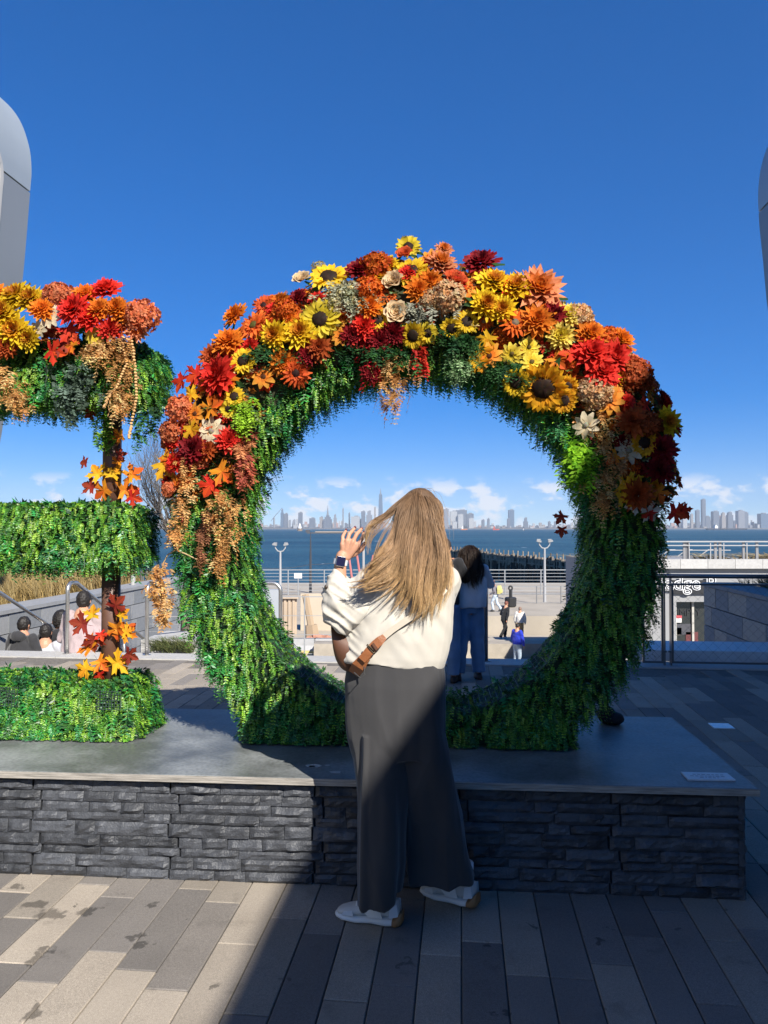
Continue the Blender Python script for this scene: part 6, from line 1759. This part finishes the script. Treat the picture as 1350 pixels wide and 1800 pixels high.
# hair
def H(*pts): return [P(*p) for p in pts]
guides = [H((744, 867, 3.03), (768, 882, 3.03), (778, 915, 3.03), (781, 970, 3.0), (784, 1030, 2.94), (780, 1072, 2.9)),
          H((742, 866, 3.0), (762, 884, 2.96), (774, 930, 2.935), (779, 990, 2.885), (781, 1045, 2.862), (772, 1090, 2.855)),
          H((740, 866, 2.99), (755, 888, 2.935), (765, 940, 2.905), (771, 1000, 2.865), (768, 1055, 2.85), (756, 1096, 2.85)),
          H((737, 865, 2.98), (745, 890, 2.918), (750, 945, 2.89), (750, 1005, 2.855), (742, 1055, 2.845), (726, 1094, 2.845)),
          H((734, 865, 2.98), (735, 890, 2.912), (733, 945, 2.882), (726, 1005, 2.85), (710, 1050, 2.842), (692, 1084, 2.84)),
          H((731, 865, 2.98), (724, 890, 2.915), (716, 942, 2.882), (702, 992, 2.852), (678, 1028, 2.84), (646, 1049, 2.83)),
          H((729, 866, 2.985), (716, 891, 2.92), (705, 935, 2.885), (690, 975, 2.858), (668, 1008, 2.84), (642, 1027, 2.825), (618, 1021, 2.82)),
          H((727, 867, 2.99), (710, 890, 2.93), (699, 930, 2.895), (685, 965, 2.87), (668, 992, 2.85), (652, 1014, 2.84), (656, 1032, 2.835)),
          H((725, 868, 2.99), (706, 888, 2.94), (699, 918, 2.91), (688, 946, 2.90), (672, 972, 2.89), (662, 994, 2.885), (666, 1014, 2.88))]
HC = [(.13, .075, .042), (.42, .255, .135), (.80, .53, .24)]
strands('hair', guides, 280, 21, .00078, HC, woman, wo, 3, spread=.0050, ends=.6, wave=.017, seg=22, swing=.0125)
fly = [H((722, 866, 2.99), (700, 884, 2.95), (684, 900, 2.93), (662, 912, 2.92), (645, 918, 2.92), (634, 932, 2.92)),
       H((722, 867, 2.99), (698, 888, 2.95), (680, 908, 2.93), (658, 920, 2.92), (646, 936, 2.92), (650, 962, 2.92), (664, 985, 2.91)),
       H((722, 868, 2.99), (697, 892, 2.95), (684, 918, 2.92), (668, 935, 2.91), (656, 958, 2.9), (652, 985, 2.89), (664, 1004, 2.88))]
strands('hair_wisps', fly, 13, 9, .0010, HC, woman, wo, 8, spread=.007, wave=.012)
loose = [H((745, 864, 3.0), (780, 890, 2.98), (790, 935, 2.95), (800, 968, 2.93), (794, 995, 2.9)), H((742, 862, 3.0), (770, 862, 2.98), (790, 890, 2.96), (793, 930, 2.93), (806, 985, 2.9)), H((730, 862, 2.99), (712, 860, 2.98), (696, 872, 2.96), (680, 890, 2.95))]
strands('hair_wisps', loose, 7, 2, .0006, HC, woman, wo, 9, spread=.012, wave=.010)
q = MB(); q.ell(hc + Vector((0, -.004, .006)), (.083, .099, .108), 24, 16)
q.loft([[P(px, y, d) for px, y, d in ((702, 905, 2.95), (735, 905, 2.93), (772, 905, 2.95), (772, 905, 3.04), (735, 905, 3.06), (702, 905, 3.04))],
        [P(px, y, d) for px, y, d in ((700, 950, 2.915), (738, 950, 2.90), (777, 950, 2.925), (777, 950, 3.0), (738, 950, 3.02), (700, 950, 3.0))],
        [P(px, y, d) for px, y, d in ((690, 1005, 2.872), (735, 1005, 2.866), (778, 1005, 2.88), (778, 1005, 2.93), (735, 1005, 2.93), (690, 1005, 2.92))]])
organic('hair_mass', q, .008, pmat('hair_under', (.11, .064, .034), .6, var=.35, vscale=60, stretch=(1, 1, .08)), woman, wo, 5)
# watch
wt = MB(); ax = (P(601, 978, 2.96) - P(597, 1000, 2.957)).normalized(); A_ = ax.orthogonal().normalized(); B_ = ax.cross(A_)
rings = []
for k in range(25):
    t = 2 * math.pi * k / 24; d = A_ * math.cos(t) + B_ * math.sin(t)
    rings.append([WR + d * r_ + ax * h for r_, h in ((.0245, -.0105), (.0275, -.0105), (.0275, .0105), (.0245, .0105))])
wt.loft(rings, cap=False)
wband = wt.build('watch_band', M_('white_rubber', (.72, .74, .76), .5), woman, wo)
fz = Vector((.10, -1, .12)).normalized(); fy = (ax - fz * ax.dot(fz)).normalized(); fx = fy.cross(fz); Mw = Matrix((fx, fy, fz)).transposed()
q = MB(); q.box(WR + fz * .028, (.036, .040, .010), M=Mw); o = q.build('watch_case', M_('watch_steel', (.45, .45, .46), .25, metal=.9), wband, wo); bv = o.modifiers.new('b', 'BEVEL'); bv.width = .004; bv.segments = 3
q = MB(); q.box(WR + fz * .0336, (.031, .035, .002), M=Mw); o = q.build('watch_screen', M_('watch_glass', (.015, .008, .02), .08, spec=.8), wband, wo)
# shoulder bag: its own thing
bo = P(604, 1145, 2.99)
bag = empty('shoulder_bag', bo, 0, 'brown leather half-moon bag with a buckled strap, worn by the blonde person', 'bag')
lea = M_('tan_leather', (.27, .095, .032), .45, var=.25, vscale=25, bump=.15, bscale=140); lea_d = M_('dark_leather', (.10, .04, .018), .5, var=.2, vscale=20)
q = MB(); rings = []
for k in range(13):
    t = k / 12; an = math.pi * (.02 + .96 * t)
    px = 613 - 30 * math.cos(an) * 1.0 - 2; yb = 1120 + 62 * math.sin(an) ** .8
    hw = .055 * math.sin(an) ** .5 + .008
    a, b2 = P(px, 1098 + 22 * t, 2.985), P(px + 4, yb, 2.985)
    rings.append([a + Vector((0, -hw * .45, 0)), a.lerp(b2, .3) + Vector((0, -hw, 0)), a.lerp(b2, .75) + Vector((0, -hw, 0)), b2 + Vector((0, -hw * .4, 0)), b2 + Vector((0, hw * .4, 0)), a.lerp(b2, .75) + Vector((0, hw, 0)), a.lerp(b2, .3) + Vector((0, hw, 0)), a + Vector((0, hw * .45, 0))])
q.loft(rings); o = q.build('pouch', lea_d, bag, bo, smooth=True); ss = o.modifiers.new('s', 'SUBSURF'); ss.levels = ss.render_levels = 2
def ribbon(name, mat, pts, w, th_, parent, org):
    q = MB(); pts = [Vector(p) for p in pts]; rings = []
    for i, p in enumerate(pts):
        t = (pts[min(i + 1, len(pts) - 1)] - pts[max(i - 1, 0)]).normalized(); nrm_ = Vector((0, -1, .05)); s = t.cross(nrm_).normalized(); n2 = s.cross(t)
        ww = w[i] if hasattr(w, '__len__') else w
        rings.append([p + s * ww / 2 + n2 * th_, p - s * ww / 2 + n2 * th_, p - s * ww / 2 - n2 * th_, p + s * ww / 2 - n2 * th_])
    q.loft(rings); return q.build(name, mat, parent, org)
ribbon('gusset', lea, [P(622, 1183, 2.92), P(630, 1172, 2.885), P(640, 1158, 2.872), P(648, 1147, 2.866)], [.045, .052, .040, .032], .004, bag, bo)
lstrap = ribbon('strap', lea, [P(636, 1160, 2.862), P(648, 1146, 2.857), P(660, 1133, 2.856), P(668, 1126, 2.857), P(676, 1119, 2.862)], [.030, .034, .034, .033, .022], .0028, bag, bo)
ribbon('strap', M_('canvas_strap', (.50, .44, .35), .85), [P(672, 1122, 2.866), P(690, 1107, 2.864), P(712, 1092, 2.862), P(740, 1074, 2.862), P(765, 1055, 2.866), P(783, 1035, 2.89)], .022, .0018, bag, bo)
q = MB(); bc = P(652, 1141, 2.853); q.tube([bc + Vector((.012 * math.cos(t) - .008 * math.sin(t), 0, -.010 * math.cos(t) + .013 * math.sin(t))) for t in np.linspace(0, 6.28, 15)], .003, 6); q.build('buckle', M_('dark_brass', (.08, .06, .04), .35, metal=.8), lstrap, bo, smooth=True)
ribbon('keeper', lea_d, [P(655, 1131, 2.851), P(663, 1142, 2.851)], .010, .004, lstrap, bo)

# ---- everyone else ------------------------------------------------------------------
def figure(base, height, yaw, label, top, low, hairc, pose='stand', hair='short', top_wide=1.0, voxel=.012, shoes=(.05, .05, .05), crop=.92, extra=None, arms=None, legs=None, skin=None, hood=False, topmat=None, lowmat=None, wide_leg=1.0, bare_leg=False):
    """background figure; local frame faces +y, scaled to height"""
    k = height / 1.7; Mz = Matrix.Rotation(yaw, 3, 'Z'); base = Vector(base)
    e_ = empty('person', base, 0, label, 'person')
    def W(x, y, z): return base + Mz @ (Vector((x, y, z)) * k)
    sit = pose == 'sit'
    hipz = .10 if sit else .93
    dz = hipz - .93
    lean = .08 if sit else .0
    if pose == 'walk': lean = .10
    sh = [W(s * .17, lean, 1.40 + dz) for s in (-1, 1)]
    arms = arms or {'stand': (((-.26, .02, 1.12), (-.24, .10, .88)), ((.26, .02, 1.12), (.24, .10, .88))), 'walk': (((-.24, .0, 1.12), (-.22, .22, .95)), ((.24, .02, 1.12), (.24, -.05, .88))), 'sit': (((-.26, .10, 1.12), (-.16, .34, .98)), ((.26, .10, 1.12), (.16, .34, .98)))}[pose]
    legs = legs or {'stand': (((-.10, .02, .50), (-.11, 0, .08)), ((.10, .02, .50), (.11, 0, .08))), 'walk': (((-.09, .18, .52), (-.09, .10, .10)), ((.09, -.04, .50), (.09, -.30, .12))), 'sit': (((-.13, .42, .96), (-.12, .40, .55)), ((.13, .42, .96), (.12, .40, .55)))}[pose]
    hd = W(0, lean + .035, 1.59 + dz)
    Bm = MB(); Bm.ell(hd, (.075 * k, .095 * k, .112 * k), 14, 10, M=Mz); Bm.ell(W(0, lean + .13, 1.575 + dz), (.013 * k, .02 * k, .02 * k), 8, 6)
    for s in (-1, 1): Bm.ell(W(s * .077, lean + .03, 1.58 + dz), (.012 * k, .018 * k, .03 * k), 8, 6)
    Bm.tube([W(0, lean + .02, 1.52 + dz), W(0, lean, 1.38 + dz)], [.05 * k, .06 * k], 10)
    Bm.tube([W(0, lean, 1.42 + dz), W(0, lean * .5, 1.15 + dz), W(0, 0, .93 + dz)], [.10 * k, .11 * k, .12 * k], 12, round_ends=True)
    Tm = MB(); Lm = MB(); Sm = MB()
    tw = top_wide
    def oval(x0, y0, z, rx, ry, n=18): return [W(x0 + rx * math.cos(2 * math.pi * j / n), y0 + ry * math.sin(2 * math.pi * j / n), z) for j in range(n)]
    Tm.loft([oval(0, 0, crop + dz, .175 * tw, .125 * tw), oval(0, lean * .3, 1.05 + dz, .185 * tw, .13 * tw), oval(0, lean * .7, 1.25 + dz, .19 * tw, .13), oval(0, lean, 1.37 + dz, .17, .11), oval(0, lean, 1.44 + dz, .09, .08), oval(0, lean, 1.48 + dz, .065, .065)])
    if hood: Tm.ell(W(0, lean - .10, 1.44 + dz), (.12 * k, .07 * k, .08 * k), 12, 8)
    for i in (0, 1):
        s = -1 if i == 0 else 1
        el = W(*(Vector(arms[i][0]) + Vector((0, 0, dz)))); ha = W(*(Vector(arms[i][1]) + Vector((0, 0, dz))))
        Bm.tube([sh[i], el, ha], [.045 * k, .036 * k, .026 * k], 8, round_ends=True); Bm.ell(ha + (ha - el).normalized() * .05 * k, (.026 * k, .03 * k, .05 * k), 8, 6)
        for f in range(4): Bm.tube([ha + (ha - el).normalized() * .06 * k, ha + (ha - el).normalized() * .125 * k + Vector(((f - 1.5) * .014 * k, 0, 0))], .008 * k, 5, round_ends=True)
        Tm.tube([sh[i], el, el.lerp(ha, .9)], [.075 * k * tw ** .5, .062 * k * tw ** .5, .05 * k], 10, round_ends=True)
        kn = W(*(Vector(legs[i][0]) + Vector((0, 0, 0 if not sit else dz)))); an = W(*(Vector(legs[i][1]) + Vector((0, 0, 0 if not sit else dz))))
        hp = W(s * .085, 0, .90 + dz)
        Bm.tube([hp, kn, an], [.075 * k, .052 * k, .036 * k], 8, round_ends=True)
        Lm.tube([hp, kn, kn.lerp(an, .5 if bare_leg else .97)], [.105 * k, .078 * k * wide_leg, .066 * k * wide_leg], 12, round_ends=False)
        fw = Mz @ Vector((0, .13 * k, 0))
        Sm.loft([[an + Mz @ Vector((rx * k * math.cos(t), ry * k * math.sin(t) + .05 * k, z * k)) for t in np.linspace(0, 6.283, 15)[:-1]] for rx, ry, z in ((.045, .125, -.08), (.048, .13, -.055), (.042, .11, -.02), (.036, .06, .02))])
    Lm.loft([oval(0, 0, .84 + dz, .15, .12), oval(0, 0, .93 + dz, .165, .125), oval(0, 0, 1.04 + dz, .15, .11)])
    organic('body', Bm, voxel, skin or skin_m, e_, base, 3)
    def wr(c, n): return mnoise.noise(c * 11) * .012 * k + mnoise.noise(Vector((c.x * 24, c.y * 24, c.z * 14))) * .006 * k
    organic('top', Tm, voxel, topmat or fabric('cloth_top', top, .9), e_, base, 4, wr)
    organic('trousers', Lm, voxel, lowmat or fabric('cloth_trousers', low, .9), e_, base, 4, wr)
    Sm.build('shoes', M_('shoe_%d' % int(sum(shoes) * 100), shoes, .6), e_, base, smooth=True)
    if hair == 'short':
        q = MB(); q.ell(hd + Mz @ Vector((0, -.012 * k, .012 * k)), (.086 * k, .104 * k, .112 * k), 16, 10, M=Mz)
        organic('hair', q, voxel * .8, M_('hair_dark_short', (.014, .011, .009), .55, bump=.4, bscale=90), e_, base, 2, lambda c, n: mnoise.noise(c * 40) * .008 * k - (.02 * k if (c - hd).dot(Mz @ Vector((0, 1, -.9))) > .06 * k else 0))
    elif hair == 'cap':
        q = MB(); q.ell(hd + Mz @ Vector((0, -.004 * k, .02 * k)), (.084 * k, .1 * k, .1 * k), 14, 8, M=Mz); q.build('hair', M_('hair_brown_%d' % int(hairc[0] * 1000), hairc, .6), e_, base, smooth=True)
    return e_, W, hd, k, Mz
denim = fabric('blue_denim', (.16, .27, .43), .85, 500, .25, .25)
denim2 = fabric('washed_denim', (.17, .28, .45), .85, 500, .25, .25)
# girl in jeans beyond the ring, with long dark wavy hair
gb = G(826, 1194); gh = P(824, 960, gb.y).z
e_, W, hd, k, Mz = figure((gb.x, gb.y, 0), gh * 1.0, R(8), 'person with long dark wavy hair, lilac-grey jacket and jeans, beyond the ring', (.82, .78, .80), (.05, .1, .2), (.03, .02, .015), hair='none', top_wide=1.22, voxel=.008,
                          arms=(((-.30, .12, 1.20), (-.14, .33, 1.30)), ((.30, .10, 1.20), (.14, .33, 1.30))), legs=(((-.11, .0, .50), (-.16, -.03, .08)), ((.10, .02, .50), (.12, .0, .08))), lowmat=denim, wide_leg=1.25, shoes=(.06, .035, .03))
def HL(*pts): return [W(*p) for p in pts]
dk = [(.022, .014, .010), (.045, .026, .016), (.085, .045, .024)]
strands('hair', [HL((.04, .0, 1.70), (.10, .02, 1.62), (.115, -.04, 1.5), (.13, -.16, 1.36), (.11, -.17, 1.22)), HL((.02, -.02, 1.705), (.07, -.09, 1.62), (.085, -.13, 1.48), (.09, -.19, 1.34), (.06, -.19, 1.16)), HL((0, -.02, 1.705), (.0, -.10, 1.62), (.01, -.14, 1.48), (.0, -.19, 1.32), (.03, -.2, 1.14)),
                  HL((-.02, -.02, 1.705), (-.07, -.09, 1.62), (-.09, -.13, 1.48), (-.08, -.19, 1.34), (-.11, -.19, 1.2)), HL((-.04, .0, 1.70), (-.10, .02, 1.62), (-.12, -.04, 1.5), (-.13, -.15, 1.36), (-.12, -.17, 1.24))], 70, 14, .0018, dk, e_, (gb.x, gb.y, 0), 4, spread=.014, wave=.022)
q = MB(); q.ell(hd + Mz @ Vector((0, -.01 * k, .008 * k)), (.086 * k, .105 * k, .113 * k), 14, 10, M=Mz); q.tube([W(0, -.05, 1.6), W(0, -.10, 1.45)], [.08 * k, .075 * k], 10, round_ends=True); q.build('hair_mass', M_('hair_dark_short', (.014, .011, .009)), e_, (gb.x, gb.y, 0), smooth=True)
# companion almost hidden behind the blonde person
gb2 = G(781, 1199)
figure((gb2.x, gb2.y, 0), gh * 1.06, R(-12), 'person in a black top and blue jeans mostly hidden behind the blonde person', (.02, .02, .022), (.05, .1, .2), (.03, .022, .018), hair='cap', voxel=.009, lowmat=denim2, arms=(((-.24, .10, 1.16), (-.1, .3, 1.15)), ((.25, .08, 1.22), (.12, .26, 1.38))), shoes=(.03, .02, .02), wide_leg=1.15)
# people sitting on the stairs to the left
def seat(px, ytop, step, label, top, **kw):
    """sits on the given stair; ytop = photo row of the top of the head"""
    y = EDGE_Y + .36 * step + .05; z = -.172 * (step + 1) if step >= 0 else 0.0
    c = PAV.at(px, ytop, y); wv = PAV.w(c.x, y, 0); zt = P(px, ytop, wv.y).z
    hgt = (zt - z) / ((.10 + 1.7 - .93) / 1.7)
    return figure((wv.x, wv.y, z), hgt, PAV.a + kw.pop('turn', 0), label, top, (.02, .02, .022), (.02, .015, .012), pose='sit', voxel=.010, **kw)
seat(140, 1041, 0, 'person in a pale pink sweatshirt sitting on the top stair, between the posts', (.36, .285, .29), top_wide=1.22, crop=.99)
seat(33, 1086, 2, 'person in a dark charcoal hoodie sitting low on the stairs by the picture\'s left edge', (.035, .035, .038), hood=True, top_wide=1.12, turn=R(-10))
seat(75, 1099, 3, 'person in a white top sitting lower on the stairs between two dark jackets', (.42, .42, .45), turn=R(5))
seat(106, 1075, 4, 'person in a black puffer jacket sitting behind the pink sweatshirt', (.022, .022, .025), hood=True, top_wide=1.15, turn=R(25))
# walkers on the promenade
def walker(px, ytop, d, z, label, top, low, **kw):
    b_ = P(px, ytop, d); hh = b_.z - z; b_.z = z
    return figure(b_, hh, kw.pop('yaw', 0), label, top, low, kw.pop('hc', (.05, .03, .02)), voxel=.018, **kw)
e2, W2, _, k2, Mz2 = walker(871, 1020, 41.5, WKZ, 'walker in a grey jacket with a yellow backpack by the far fence', (.16, .15, .17), (.45, .52, .58), pose='walk', yaw=R(65), hair='cap', hc=(.10, .035, .02))
bp0 = W2(0, -.2, 1.2); pk = empty('backpack', bp0, R(65), 'yellow backpack worn by the walker near the far fence', 'backpack')
q = MB(); q.loft([[(-.15, -.10, -.22), (.15, -.10, -.22), (.15, .06, -.22), (-.15, .06, -.22)], [(-.16, -.13, 0), (.16, -.13, 0), (.16, .06, 0), (-.16, .06, 0)], [(-.12, -.08, .22), (.12, -.08, .22), (.12, .06, .22), (-.12, .06, .22)]]); q.build('pack_body', M_('pack_yellow', (.62, .56, .20), .7), pk)
q = MB(); q.box((0, -.14, -.08), (.2, .05, .16)); q.build('pocket', M_('pack_yellow', (.62, .56, .20)), pk)
walker(886, 1057, 36.0, LOWZ + .345, 'walker all in black stepping down the terrace', (.018, .018, .02), (.02, .02, .02), pose='walk', yaw=R(-60), hair='cap', hc=(.16, .05, .03), shoes=(.6, .58, .55))
walker(914, 1067, 34.3, LOWZ + .515, 'person in a white top and tan shorts on the terrace, above the blue jacket', (.70, .66, .60), (.42, .26, .10), pose='stand', yaw=R(-15), hair='cap', hc=(.22, .14, .10), bare_leg=True)
walker(909, 1096, 30.5, LOWZ, 'person in a bright blue jacket and pale jeans near the ring\'s shaded edge', (.02, .04, .42), (.30, .36, .42), pose='stand', yaw=R(-50), hair='cap', hc=(.015, .012, .01), top_wide=1.1)
